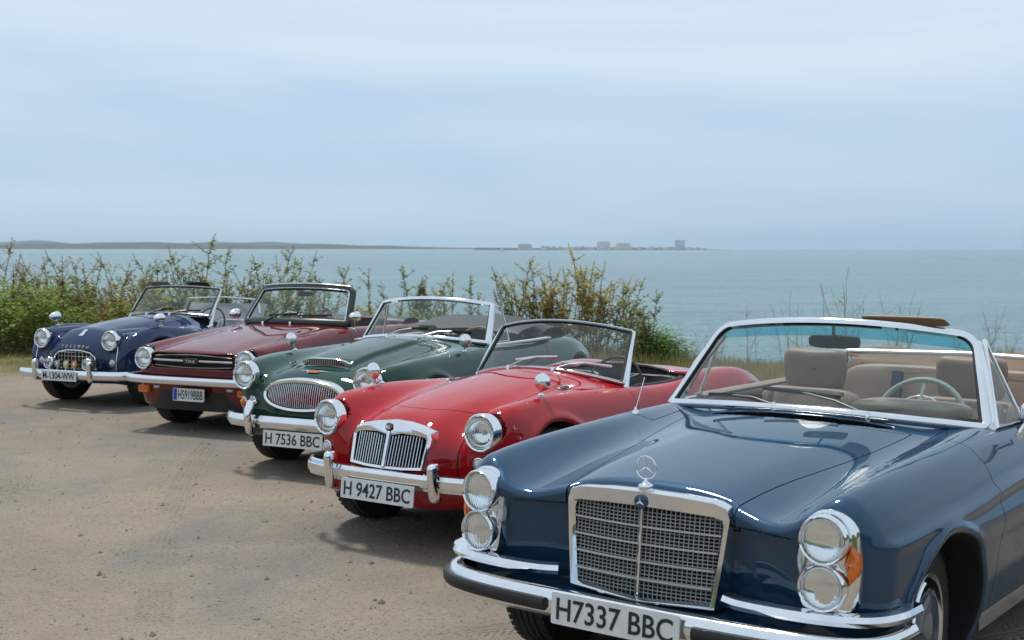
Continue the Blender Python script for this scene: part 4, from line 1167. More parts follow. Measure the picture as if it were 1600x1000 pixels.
    wiper(car, (-.585, -.12, .985), (-.66, -.36, 1.005), (-.70, -.50, .995), (-.635, -.20, 1.01), None, WARM)
    an = MB().lathe([(0, .016), (.012, .014), (.02, .006), (.03, .004)], (-.39, -.70, drop(f, -.39, .70) - .002), 'z', 16, True).build('antenna', CHROME, car)
    MB().tube([(-.39, -.70, .94), (-.47, -.705, 1.07)], .0018, 6).build('whip', CHROME, an)
    sb = MB(); superell(sb, (-.47, -.705, 1.072), (.007, .007, .007), (1, 1), None, 6, 8); sb.build('tip', CHROME, an)
    # ---- side trim
    for s in (-1, 1):
        pth = [(x, s * (side_at(f, x, .285) + .004), .27) for x in np.linspace(-.30, -2.20, 30)]
        if s > 0: pth = pth[::-1]
        MB().sweep(pth, [(0, .035), (.012, .030), (.016, 0), (.012, -.03), (0, -.035)]).build('sill_trim', CHROME, car)
        MB().tube([(-1.52, s * (side_at(f, -1.52, .80) + .02), .80), (-1.68, s * (side_at(f, -1.68, .80) + .02), .80)], .012, 8).build('door_handle', CHROME, car)
        # belt trim along the door top
        pth = [(x, s * .762, .936) for x in np.linspace(-1.08, -2.75, 12)]
        if s > 0: pth = pth[::-1]
        MB().sweep(pth, [(-.05, -.005), (-.05, .008), (.0, .010), (.02, .002), (.02, -.006)]).build('belt_trim', TAN, car)
        if s < 0: continue
        mo = MB(); superell(mo, (-.86, s * .915, 1.0), (.05, .15, .085), (.5, .5)); m_ = mo.build('door_mirror', CHROME, car)
        MB().tube([(-.85, s * .835, .90), (-.85, s * .86, .945), (-.86, s * .89, .98)], .014, 8).build('stalk', CHROME, m_)
        MB().grid(lambda u, v: (-.8865, s * (.85 + .13 * u), .963 + .074 * v), 1, 1).build('mirror_glass', MIRROR, m_)
    # ---- cabin
    fl = MB().box((-1.8, 0, .37), (2.1, 1.42, .03)).build('floor_carpet', TAN_D, car)
    d = MB()
    def dash(u, v):
        y = -.71 + 1.42 * u; a = PI * .62 * v
        return (-.82 - .17 * abs(2 * u - 1) ** 2 * .6 - .15 * math.sin(a), y, .80 + .145 * math.cos(a * 1.0) + .03 * math.exp(-((y - .36) / .22) ** 2) * math.cos(a))
    d.grid(dash, 24, 10); d.build('dashboard', TAN, car)
    hd = MB(); superell(hd, (-.98, .34, .955), (.26, .50, .09), (.5, .5)); hd.build('instrument_hood', TAN, car)
    steering_wheel(car, (-1.08, .34, .885), .205, 62 - 90 + 48, mat('ivory_plastic', (.33, .38, .35), .3), mat('ivory_plastic', (.33, .38, .35), .3), 2, .0125, .125)
    seat(car, -1.64, -.45, .43, .54, TAN, .52, 14, 7, (.33, .22, .12))
    seat(car, -1.62, .36, .43, .54, TAN, .52, 14, 7, (.33, .22, .12))
    rb_ = MB(); superell(rb_, (-2.62, 0, .72), (.22, 1.36, .56), (.3, .2), Matrix.Rotation(rad(-16), 3, 'Y'), 16, 120, (17, .022, .62)); ro = rb_.build('rear_seat', TAN, car)
    rc = MB(); superell(rc, (-2.38, 0, .52), (.50, 1.30, .17), (.35, .25), None, 14, 100, (17, .010, .62)); rc.build('cushion', TAN, ro)
    sb = MB().box((-2.49, -.32, .80), (.03, .055, .36), Matrix.Rotation(rad(-16), 3, 'Y')).build('seat_belt', mat('belt_blue', (.04, .06, .10), .7), ro)
    for s in (-1, 1):
        dp = MB().grid(lambda u, v: (-.95 - 1.3 * u, s * (.742 - .02 * math.sin(PI * v)), .42 + .50 * v), 8, 6).build('door_card', TAN, car)
        MB().tube([(-1.30, s * .70, .80), (-1.40, s * .67, .81), (-1.60, s * .67, .80), (-1.70, s * .70, .78)], .02, 8).build('armrest', TAN, dp)
    # ---- folded soft top behind the rear seat
    random.seed(5)
    st = MB()
    def fold(u, v):
        th = -PI * .1 + PI * 1.15 * v; y = -.80 + 1.6 * u
        e = 1 - .25 * abs(2 * u - 1) ** 6
        r1 = .23 * e; r2 = .125 * e * (1 + .10 * math.sin(9 * u + 3 * v) + .05 * math.sin(23 * u + 7 * v))
        return (-2.98 - .18 * abs(2 * u - 1) ** 3 + r1 * math.cos(th), y, .93 + r2 * math.sin(th) + .018 * math.sin(5 * th))
    st.grid(fold, 40, 18); so_ = st.build('folded_soft_top', TAN_D, car)
    MB().tube([(-2.80, -.74, .99), (-2.72, -.70, 1.06), (-2.74, 0, 1.075), (-2.72, .70, 1.06), (-2.80, .74, .99)], .014, 8).build('hood_frame', STEEL, so_)
    for s in (-1, 1):
        MB().tube([(-2.3, s * .75, .95), (-2.62, s * .74, 1.06), (-2.9, s * .70, 1.03)], .014, 8, flat=(.008, .02)).build('hood_frame', CHROME, so_)
    # ---- wheels
    CAPM = paint('hubcap_blue', (.10, .13, .17), .3)
    for x in (.13, -2.62):
        for s in (-1, 1): wheel(car, x, s * .735, .325, .185, 'cap', CAPM, 5 if x > 0 else 0)
    MB().box((-1.3, 0, .24), (3.4, 1.2, .10)).build('underside', WELL, car)
    return car
blue_convertible()

# ================================================================ the four roadsters
def roadster_f(ZT, WS, FR, wb, arch_r, kt, kf, ck, cutf=None, addf=None, xr=-3.0, zb=.2, lamp=None):
    """ck = (x centre, half length, half width, floor z, corner radius)"""
    def f(x, y, z):
        y = np.abs(y)
        v = smax(z - ZT(x, y), y - WS(x, z), kt)
        v = smax(v, (x - FR(y, z)) * .9, kf)
        v = smax(v, xr - x + .22 * (y / .7) ** 4 + .5 * (z - .5) ** 2, .12)
        v = smax(v, zb - z, .04)
        if addf is not None: v = addf(v, x, y, z)
        for cx in (0, -wb):
            d = np.hypot(x - cx, z - .33)
            v = v - .014 * np.exp(-((d - arch_r - .03) / .025) ** 2) * sstep(.45, .6, y)
            v = smax(v, np.minimum(arch_r - d, y - .42), .012)
        c = smax(rbox(x - ck[0], y, ck[1], ck[2], ck[4]), ck[3] - z, .05)
        v = smax(v, -c, .02)
        if cutf is not None: v = cutf(v, x, y, z)
        if lamp: v = smax(v, -np.maximum(np.hypot(y - lamp[1], z - lamp[2]) - .090, lamp[0] - .10 - x), .008)
        return v
    def well(p):
        x, y, z = p.T
        a = np.minimum(np.hypot(x, z - .33), np.hypot(x + wb, z - .33))
        return np.where(z < .72, np.minimum(arch_r + .006 - a, .9 - y), -1)
    def tub(p):
        x, y, z = p.T
        return np.where(z > .25, np.minimum(.004 - rbox(x - ck[0], y, ck[1], ck[2], ck[4]), ZT(x, y) - .012 - z), -1)
    return f, well, tub
def cabin(car, x_dash, z_top, hw, x_seat, zs, seatm, side, wheel_mat, r=.20, seat_h=.46, rake=18, nsp=3):
    MB().box(((x_dash + x_seat) / 2 - .2, 0, .27), (1.25, hw * 1.9, .03)).build('floor', DARK, car)
    d = MB()
    d.grid(lambda u, v: (x_dash - .10 * math.sin(PI * .6 * v), -hw + 2 * hw * u, z_top - .25 * (v ** 1.5)), 12, 8); d.build('dashboard', BLACK, car)
    steering_wheel(car, (x_dash - .22, side * .32, z_top - .10), r, 22, wheel_mat, STEEL, nsp, .010)
    for s in (-1, 1): seat(car, x_seat, s * .31, zs, .46, seatm, seat_h, rake, 8, None, .48)
def std_wheels(car, wb, tr, r=.325, style='wire', w_=.155, cap=None):
    for x in (0, -wb):
        for s in (-1, 1): wheel(car, x, s * tr, r, w_, style, cap)
def overrider(bum, x, y, z, h, w_, d, lean=0):
    o = MB(); superell(o, (x, y, z), (d, w_, h), (.45, .8), Matrix.Rotation(rad(lean), 3, 'Y'), 16, 20)
    return o.build('overrider', CHROME, bum)
def chrome_bumper(car, pts, prof, name='front_bumper'):
    p = [tuple(q) for q in smooth_path(pts, 6)]
    return MB().sweep(sym(p), prof).build(name, CHROME, car, angle=50)
def oval(n, a, b, zc, e=2.0):
    return [(math.copysign(abs(math.cos(t)) ** (2 / e), math.cos(t)) * a, zc + math.copysign(abs(math.sin(t)) ** (2 / e), math.sin(t)) * b) for t in (2 * PI * k / n for k in range(n))]
def ring_frame(outer, inner, gx, d_back=-.05, d_in=-.03, lift=.0):
    """chrome surround between two outlines following the surface x = gx(y, z)"""
    n = len(outer); mid = [((a[0] * .6 + b[0] * .4), (a[1] * .6 + b[1] * .4)) for a, b in zip(outer, inner)]
    R = [[(gx(a, b) + dx, a, b) for a, b in q] for q, dx in ((outer, d_back), (outer, .002 + lift), (mid, .014 + lift), (inner, .004 + lift), (inner, d_in))]
    return MB().rings([[r[i] for r in R] for i in range(n)], False, False, True)

# ---------------------------------------------------------------- red roadster with the twin slatted grille
def red_roadster():
    car = car_root('roadster_car', (-.326, 7.51, 233.69, 0), 'bright red roadster with twin banks of vertical grille slats between the blue and green cars')
    PR = paint('signal_red_paint', (.38, .008, .012), 0, .35)
    YS = [0, .12, .24, .34, .42, .50, .56, .64, .74]
    ZT = top_table([-3.0, -2.4, -1.9, -1.5, -1.1, -.75, -.35, 0, .2, .38, .50, .62], YS, [
        [.63, .628, .62, .61, .61, .615, .61, .58, .46],
        [.77, .768, .762, .758, .765, .785, .79, .77, .64],
        [.825, .823, .815, .80, .795, .80, .80, .78, .66],
        [.84, .838, .83, .815, .80, .785, .772, .75, .65],
        [.855, .852, .84, .82, .803, .788, .775, .755, .655],
        [.870, .866, .853, .833, .815, .80, .79, .77, .67],
        [.840, .836, .822, .797, .785, .795, .802, .785, .67],
        [.797, .792, .774, .742, .740, .782, .803, .787, .66],
        [.765, .759, .735, .688, .698, .768, .790, .773, .64],
        [.725, .718, .688, .628, .648, .738, .760, .744, .60],
        [.680, .672, .640, .580, .606, .688, .708, .692, .56],
        [.605, .598, .575, .55, .57, .62, .645, .63, .50]])
    WS = table([-2.95, -2.4, -1.9, -1.2, -.6, 0, .4, .6], [.15, .3, .45, .6, .7, .8, .9], [
        [.40, .50, .54, .55, .53, .50, .45], [.58, .66, .70, .71, .69, .66, .6], [.62, .70, .735, .735, .715, .69, .65],
        [.62, .69, .715, .715, .70, .68, .65], [.63, .70, .725, .725, .71, .69, .66], [.64, .71, .735, .735, .72, .70, .66],
        [.62, .68, .70, .705, .695, .68, .64], [.55, .60, .62, .63, .62, .60, .56]])
    FR = front_table([0, .15, .28, .38, .46, .55, .64, .74], [.20, .32, .45, .55, .65, .75, .85], [
        [.52, .575, .600, .585, .545, .48, .38], [.52, .57, .595, .58, .54, .475, .37], [.50, .55, .572, .558, .52, .455, .35],
        [.41, .452, .470, .458, .425, .37, .27], [.42, .455, .475, .475, .46, .42, .32], [.41, .45, .465, .47, .46, .43, .33],
        [.36, .40, .415, .42, .41, .38, .28], [.20, .25, .27, .28, .27, .24, .14]])
    f, well, tub = roadster_f(ZT, WS, FR, 2.388, .345, .10, .10, (-1.38, .48, .56, .30, .12), zb=.22, lamp=(.475, .551, .655),
        cutf=lambda v, x, y, z: smax(v, -np.maximum(rbox(y, z - .533, .245, .078, .03), .50 - x), .01))
    recess = lambda p: np.where(p[:, 0] > .45, np.minimum(.006 - rbox(p[:, 1], p[:, 2] - .533, .245, .078, .03), FR(p[:, 1], p[:, 2]) - .012 - p[:, 0]), -1)
    half = half_body(f, (-3.05, .70, .80, .16, .92), .0125)
    def hood_g(p):
        x, y, z = p.T
        return np.minimum(-rbox(x + .20, y, .54, .37 - .05 * sstep(-.2, .4, x), .31), z - .55)
    def door_g(p):
        x, y, z = p.T
        return np.minimum(-rbox(x + 1.30, z - .58, .42, .30, .06), y - .585)
    panel_gap_parts(half, f, car, PR, hood_g, door_g, well=well, tub=tub, tub_mat=BLKLEA, pre=[('grille_recess', recess, mat('grille_black', (.01, .01, .01), .6))])
    fx = lambda y, z: front_at(f, y, z)
    gx = lambda y, z: .604 - .30 * max(0, z - .45) - .35 * y * y
    # grille: chrome surround, centre bar, slats one by one
    outer = [(-.262, .440), (-.268, .52), (-.278, .605), (-.262, .640), (-.20, .662), (-.10, .681), (0, .690), (.10, .681), (.20, .662), (.262, .640), (.278, .605), (.268, .52), (.262, .440), (.13, .432), (0, .430), (-.13, .432)]
    inner = [(-.240, .458), (-.246, .53), (-.252, .595), (-.240, .612), (-.19, .620), (-.09, .625), (0, .610), (.09, .625), (.19, .620), (.240, .612), (.252, .595), (.246, .53), (.240, .458), (.13, .451), (0, .449), (-.13, .451)]
    gr = ring_frame(outer, inner, gx, -.05, -.03, .012).build('grille', CHROME, car, angle=35)
    MB().tube([(gx(0, z) + .016, 0, z) for z in (.445, .53, .63)], .010, 8, flat=(.013, .012)).build('centre_bar', CHROME, gr)
    for s in (-1, 1):
        for k in range(11):
            y = .028 + .0195 * k
            z1 = .618 - (.004 if k > 1 else .012)
            MB().tube([(gx(y, z) + .006, s * (y + .03 * (z - .45) * .3), z) for z in (.452, .53, z1)], .004, 6, flat=(.0032, .011)).build('slat', CHROME, gr)
    bd = MB().lathe([(0, .024), (.006, .024), (.009, .019), (.009, .001)], (gx(0, .655) + .026, 0, .655), 'x', 8, False, Matrix.Rotation(rad(-16), 3, 'Y')).build('badge', mat('badge_brown', (.16, .11, .07), .35, .4), gr)
    t = link_mesh('lettering', text_mesh('MG', .028, .018), CHROME, bd); t.location = (gx(0, .655) + .037, 0, .655); t.rotation_euler = (0, rad(-16), 0)
    for s in (-1, 1):
        headlamp(car, (.475, s * .551, .655), .088, s * 2, -3, .016, .030)
        small_lamp(car, (fx(.545, .49) + .012, s * .545, .49), .030, FROST, s * 8)
        MB().tube([(fx(.39, z) + .001, s * .39, z) for z in np.linspace(.34, .62, 12)], .004, 6).build('wing_seam', mat('seam_dark', (.05, .004, .004), .6), car)
    bum = chrome_bumper(car, [(.635, 0, .385), (.630, .25, .385), (.605, .45, .385), (.56, .60, .385), (.47, .69, .385)],
                        [(-.018, .045), (.002, .042), (.006, .024), (.014, .020), (.016, 0), (.014, -.020), (.006, -.024), (.002, -.042), (-.018, -.045)])
    for s in (-1, 1): overrider(bum, .635, s * .371, .395, .21, .06, .085, 6)
    plate(car, .672, .315, .52, .11, 'H 9427 BBC', -6, label='white plate reading H 9427 BBC')
    round_mirror(car, (-.02, -.58, drop(f, -.02, .58)), (.03, -.60, .885), .05, 0)
    round_mirror(car, (-.06, .56, drop(f, -.06, .56)), (-.02, .60, .885), .05, 0)
    for s in (-1, 1):   # oval vent badges on the scuttle
        x, y = -.50, .42
        b_ = MB()
        b_.grid(lambda u, v: (x + .05 * (.05 + u) * math.cos(2 * PI * v) * 1.1, s * (y + .035 * (.05 + u) * math.sin(2 * PI * v)), drop(f, x + .05 * (.05 + u) * math.cos(2 * PI * v) * 1.1, y + .035 * (.05 + u) * math.sin(2 * PI * v)) + .004), 3, 20)
        v_ = b_.build('scuttle_vent', CHROME, car)
        b_ = MB()
        b_.grid(lambda u, v: (x + .034 * (.05 + u) * math.cos(2 * PI * v), s * (y + .022 * (.05 + u) * math.sin(2 * PI * v)), drop(f, x + .034 * (.05 + u) * math.cos(2 * PI * v), y + .022 * (.05 + u) * math.sin(2 * PI * v)) + .007), 3, 20)
        b_.build('vent_mesh', BLACK, v_)
    Sf = surf(((-.80, .875), (-.93, .555, .80), 2.0), ((-1.06, 1.155), (-1.14, .50, 1.10), 2.0))
    ws = windscreen(car, Sf, .04, .06, 1.75, CHROME, .022, .022, GLASS, BLACK)
    for s in (-1, 1):
        MB().tube([Sf(s, 1) + Vector((0, s * .006, 0)), Sf(s, .5) + Vector((0, s * .012, 0)), Sf(s, 0) + Vector((-.005, s * .018, -.03)), Sf(s, 0) + Vector((-.03, s * .02, -.075))], [.010, .013, .018, .022], 8).build('pillar', CHROME, ws)
    for y0, sg in ((-.20, 1), (.14, 1)):
        pz = drop(f, -.78, abs(y0)) + .012
        p = Vector((-.78, y0, pz)); e = Sf((y0 + .17) / .53, .22) + Vector((.012, 0, .0)); a = Sf((y0 + .02) / .53, .16) + Vector((.012, 0, 0)); b = Sf((y0 + .32) / .53, .26) + Vector((.012, 0, 0))
        wiper(car, tuple(p), e, a, b, CHROME_OLD, CHROME)
    cabin(car, -.98, .84, .52, -1.68, .36, BLKLEA, 1, mat('wheel_black', (.03, .03, .03), .35), .20, .42, 16)
    # padded cockpit rim and tonneau edge
    rim = []
    for k in range(60):
        t = 2 * PI * k / 60; q = (-1.38 + .48 * math.copysign(abs(math.cos(t)) ** .5, math.cos(t)), .565 * math.copysign(abs(math.sin(t)) ** .5, math.sin(t)))
        rim.append((q[0], q[1], drop(f, q[0] * 1.0 + (.03 if math.cos(t) > 0 else -.03), min(abs(q[1]) + .03, .66)) - .002))
    MB().tube(rim, .014, 8, True).build('cockpit_rim', BLKLEA, car)
    std_wheels(car, 2.388, .603, style='wire')
    MB().box((-1.2, 0, .26), (2.9, .9, .08)).build('underside', WELL, car)
    return car

# ---------------------------------------------------------------- green roadster with the oval grille
def green_roadster():
    car = car_root('roadster_car', (-1.197, 9.649, 240.84, .02), 'dark green roadster with wide oval barred grille and chromed hood scoop')
    PG = paint('racing_green_paint', (.012, .052, .036), 0, .35)
    YS = [0, .15, .24, .30, .40, .48, .55, .62, .70, .78]
    ZT = top_table([-3.0, -2.7, -2.2, -1.8, -1.2, -.8, -.3, .1, .35, .5, .65], YS, [
        [.60, .598, .595, .59, .59, .60, .605, .60, .57, .45],
        [.73, .728, .725, .722, .722, .735, .75, .745, .71, .58],
        [.84, .838, .834, .83, .826, .832, .842, .84, .815, .70],
        [.86, .856, .853, .848, .840, .836, .832, .825, .80, .70],
        [.875, .872, .866, .860, .850, .842, .835, .825, .80, .70],
        [.900, .896, .887, .878, .862, .848, .840, .830, .805, .70],
        [.858, .852, .84, .828, .806, .808, .820, .822, .80, .69],
        [.800, .795, .784, .772, .752, .770, .800, .808, .785, .66],
        [.745, .740, .730, .718, .70, .728, .772, .782, .755, .62],
        [.700, .695, .685, .670, .652, .682, .735, .742, .712, .58],
        [.60, .595, .588, .575, .55, .57, .62, .62, .59, .48]])
    WS = table([-2.95, -2.4, -1.9, -1.2, -.6, 0, .4, .6], [.15, .3, .45, .6, .7, .8, .9], [
        [.42, .52, .56, .57, .55, .52, .47], [.60, .68, .72, .73, .71, .68, .62], [.64, .72, .755, .755, .735, .71, .67],
        [.64, .71, .735, .735, .72, .70, .67], [.65, .72, .745, .745, .73, .71, .68], [.66, .73, .755, .755, .74, .72, .68],
        [.64, .70, .72, .725, .715, .70, .66], [.57, .62, .64, .65, .64, .62, .58]])
    FR = front_table([0, .18, .32, .42, .53, .62, .70, .78], [.20, .32, .45, .57, .68, .78, .88], [
        [.52, .58, .60, .58, .52, .44, .34], [.51, .57, .59, .57, .51, .43, .33], [.48, .54, .56, .545, .50, .42, .32],
        [.45, .50, .52, .515, .49, .42, .32], [.44, .49, .505, .515, .505, .45, .34], [.41, .45, .465, .47, .46, .41, .30],
        [.33, .37, .385, .39, .38, .33, .22], [.18, .22, .24, .25, .24, .19, .08]])
    def addf(v, x, y, z):      # raised centre of the hood
        b = z - ZT(x, y) - .030 * sstep(.30, .20, x) * sstep(-.75, -.45, x)
        b = smax(b, y - .215 - .02 * sstep(.2, -.6, x), .03); b = smax(b, x - .275, .03)
        return smin(v, smax(b, .6 - z, .02), .02)
    f, well, tub = roadster_f(ZT, WS, FR, 2.337, .35, .10, .10, (-1.52, .55, .57, .30, .12), addf=addf, zb=.24, lamp=(.545, .535, .685),
        cutf=lambda v, x, y, z: smax(v, -np.maximum((np.hypot(y / .312, (z - .568) / .086) - 1) * .086, .47 - x), .01))
    recess = lambda p: np.where(p[:, 0] > .42, np.minimum(.006 - (np.hypot(p[:, 1] / .312, (p[:, 2] - .568) / .086) - 1) * .086, FR(p[:, 1], p[:, 2]) - .012 - p[:, 0]), -1)
    half = half_body(f, (-3.05, .70, .84, .16, .98), .014)
    def hood_g(p):
        x, y, z = p.T
        return np.minimum(-rbox(x + .20, y, .58, .40 - .12 * sstep(0, .38, x), .12), z - .6)
    def door_g(p):
        x, y, z = p.T
        return np.minimum(-rbox(x + 1.38, z - .60, .42, .36, .06), y - .60)
    panel_gap_parts(half, f, car, PG, hood_g, door_g, well=well, tub=tub, tub_mat=BLKLEA, pre=[('grille_recess', recess, mat('grille_black', (.01, .01, .01), .6))])
    gx = lambda y, z: .606 - .45 * max(0, z - .50) ** 1.3 - .42 * y * y
    outer = oval(48, .350, .118, .570, 2.15); inner = oval(48, .318, .090, .568, 2.15)
    gr = ring_frame(outer, inner, gx, -.06, -.04, .010).build('grille', CHROME, car, angle=50)
    for k in range(-17, 18):
        y = k * .0178; h_ = .088 * max(0, 1 - abs(y / .318) ** 2.15) ** (1 / 2.15)
        if h_ < .02: continue
        MB().tube([(gx(y, z) - .004, y, z) for z in (.568 - h_, .568, .568 + h_)], .0035, 6, flat=(.0042, .009)).build('slat', CHROME_OLD, gr)
    # hood scoop: chrome arch over a toothed mouth
    sx = .285; sz = drop(f, sx - .04, 0)
    so_ = MB().tube([(sx + .02 - .10 * (y / .2) ** 2 * .3, y, sz - .012 + .034 * (1 - (y / .205) ** 4)) for y in np.linspace(-.205, .205, 25)], .008, 8, flat=(.018, .007)).build('hood_scoop', CHROME, car)
    MB().grid(lambda u, v: (sx + .012, -.19 + .38 * u, sz - .028 + .042 * v * (1 - abs(2 * u - 1) ** 4)), 20, 2).build('mouth', BLACK, so_)
    for k in range(-11, 12): MB().tube([(sx + .016, k * .016, sz - .024), (sx + .016, k * .016, sz + .014 * (1 - (k / 12) ** 4))], .003, 5).build('tooth', CHROME_OLD, so_)
    x0 = .43; zb_ = drop(f, x0, 0)
    wing = MB(); pts = [(-.13, .018), (-.06, .012), (-.045, -.022), (.045, -.022), (.06, .012), (.13, .018), (.07, .022), (-.07, .022)]
    wing.add([(x0 - b * .75, a, drop(f, x0 - b * .75, a) + .006) for a, b in pts], [tuple(range(8))]); wo_ = wing.build('winged_badge', CHROME, car)
    rc = MB(); rc.add([(x0 - b * .75, a, drop(f, x0 - b * .75, a) + .009) for a, b in [(-.05, .012), (-.038, -.022), (.038, -.022), (.05, .012)]], [(0, 1, 2, 3)]); rc.build('red_shield', mat('badge_red', (.45, .05, .05), .3), wo_)
    for s in (-1, 1):
        headlamp(car, (.545, s * .535, .685), .088, s * 2, -3, .017, .030)
        small_lamp(car, (front_at(f, .575, .485) + .01, s * .575, .485), .032, AMBER if s < 0 else AMBER, s * 14, 'turn_signal', .025)
        small_lamp(car, (front_at(f, .475, .50) + .01, s * .475, .50), .030, FROST, s * 8)
    bum = chrome_bumper(car, [(.660, 0, .375), (.655, .25, .375), (.64, .45, .375), (.60, .60, .375), (.52, .70, .375)],
                        [(-.02, .040), (.004, .044), (.016, .022), (.022, .012), (.022, -.012), (.016, -.022), (.004, -.044), (-.02, -.040)])
    for s in (-1, 1):
        o = MB().tube([(.64, s * .365, .50), (.675, s * .365, .505), (.700, s * .365, .46), (.705, s * .365, .38), (.695, s * .365, .31), (.66, s * .365, .285)], [.026, .030, .033, .034, .028, .02], 12).build('overrider', CHROME, bum)
    plate(car, .672, .268, .52, .11, 'H 7536 BBC', -4, label='white plate reading H 7536 BBC')
    round_mirror(car, (-.12, -.60, drop(f, -.12, .60)), (-.09, -.61, .905), .05, 0)
    round_mirror(car, (-.58, .64, drop(f, -.58, .64)), (-.56, .66, .905), .052, 0)
    Sf = surf(((-.82, .905), (-1.0, .585, .86), 2.2), ((-1.10, 1.195), (-1.20, .52, 1.15), 2.2))
    ws = windscreen(car, Sf, .04, .05, 1.75, CHROME, .032, .026, GLASS, BLACK)
    for s in (-1, 1):
        MB().tube([Sf(s, 1) + Vector((-.012, s * .004, 0)), Sf(s, 0) + Vector((-.015, s * .014, -.05))], .02, 8, flat=(.018, .026)).build('pillar', CHROME, ws)
        A, B, C_ = Vector((-1.04, s * .60, .86)), Vector((-1.22, s * .535, 1.14)), Vector((-1.31, s * .61, .86)); B2 = Vector((-1.30, s * .545, 1.13))
        q = MB().tube([A, B, B2, C_], .008, 8, True).build('quarter_light', CHROME, car)
        MB().add([A, B, B2, C_], [(0, 1, 2, 3)]).build('glass', GLASS, q, False)
        MB().sweep([(x, s * (.635 - .02 * ((x + 1.4) / .5) ** 2), .845) for x in (np.linspace(-.98, -1.95, 12) if s < 0 else np.linspace(-1.95, -.98, 12))], [(-.05, -.004), (-.05, .008), (.006, .008), (.012, -.004)]).build('door_capping', mat('pale_trim', (.55, .58, .58), .4), car)
    for y0 in (-.22, .12):
        p = Vector((-.80, y0, drop(f, -.80, abs(y0)) + .012)); e = Sf((y0 + .20) / .56, .20) + Vector((.014, 0, 0)); a = Sf((y0 + .06) / .56, .16) + Vector((.014, 0, 0)); b = Sf((y0 + .34) / .56, .23) + Vector((.014, 0, 0))
        wiper(car, tuple(p), e, a, b, BLACK, STEEL)
    cabin(car, -1.05, .87, .54, -1.80, .38, BLKLEA, 1, mat('wheel_wood', (.30, .20, .11), .3), .20, .46, 18)
    mr = MB(); superell(mr, (-1.06, 0, .955), (.03, .17, .05), (.5, .4)); mr.build('rear_view_mirror', BLACK, car)
    # folded black hood piled behind the seats, part raised
    st = MB()
    st.grid(lambda u, v: (-2.02 - .12 * abs(2 * u - 1) ** 3 + .20 * math.cos(PI * 1.1 * v), -.58 + 1.16 * u, .86 + .10 * math.sin(PI * 1.1 * v) * (1 - .3 * abs(2 * u - 1) ** 5) + .008 * math.sin(30 * u)), 30, 14); so2 = st.build('folded_soft_top', BLKLEA, car)
    tn = MB(); tn.grid(lambda u, v: (-1.55 - .45 * v, -.56 + 1.12 * u, .93 + .09 * v ** .7 - .04 * abs(2 * u - 1) ** 3 + .006 * math.sin(14 * u + 5 * v)), 20, 8); tn.build('hood_cover', BLKLEA, so2)
    std_wheels(car, 2.337, .62, style='wire')
    MB().box((-1.2, 0, .27), (2.9, .9, .08)).build('underside', WELL, car)
    return car

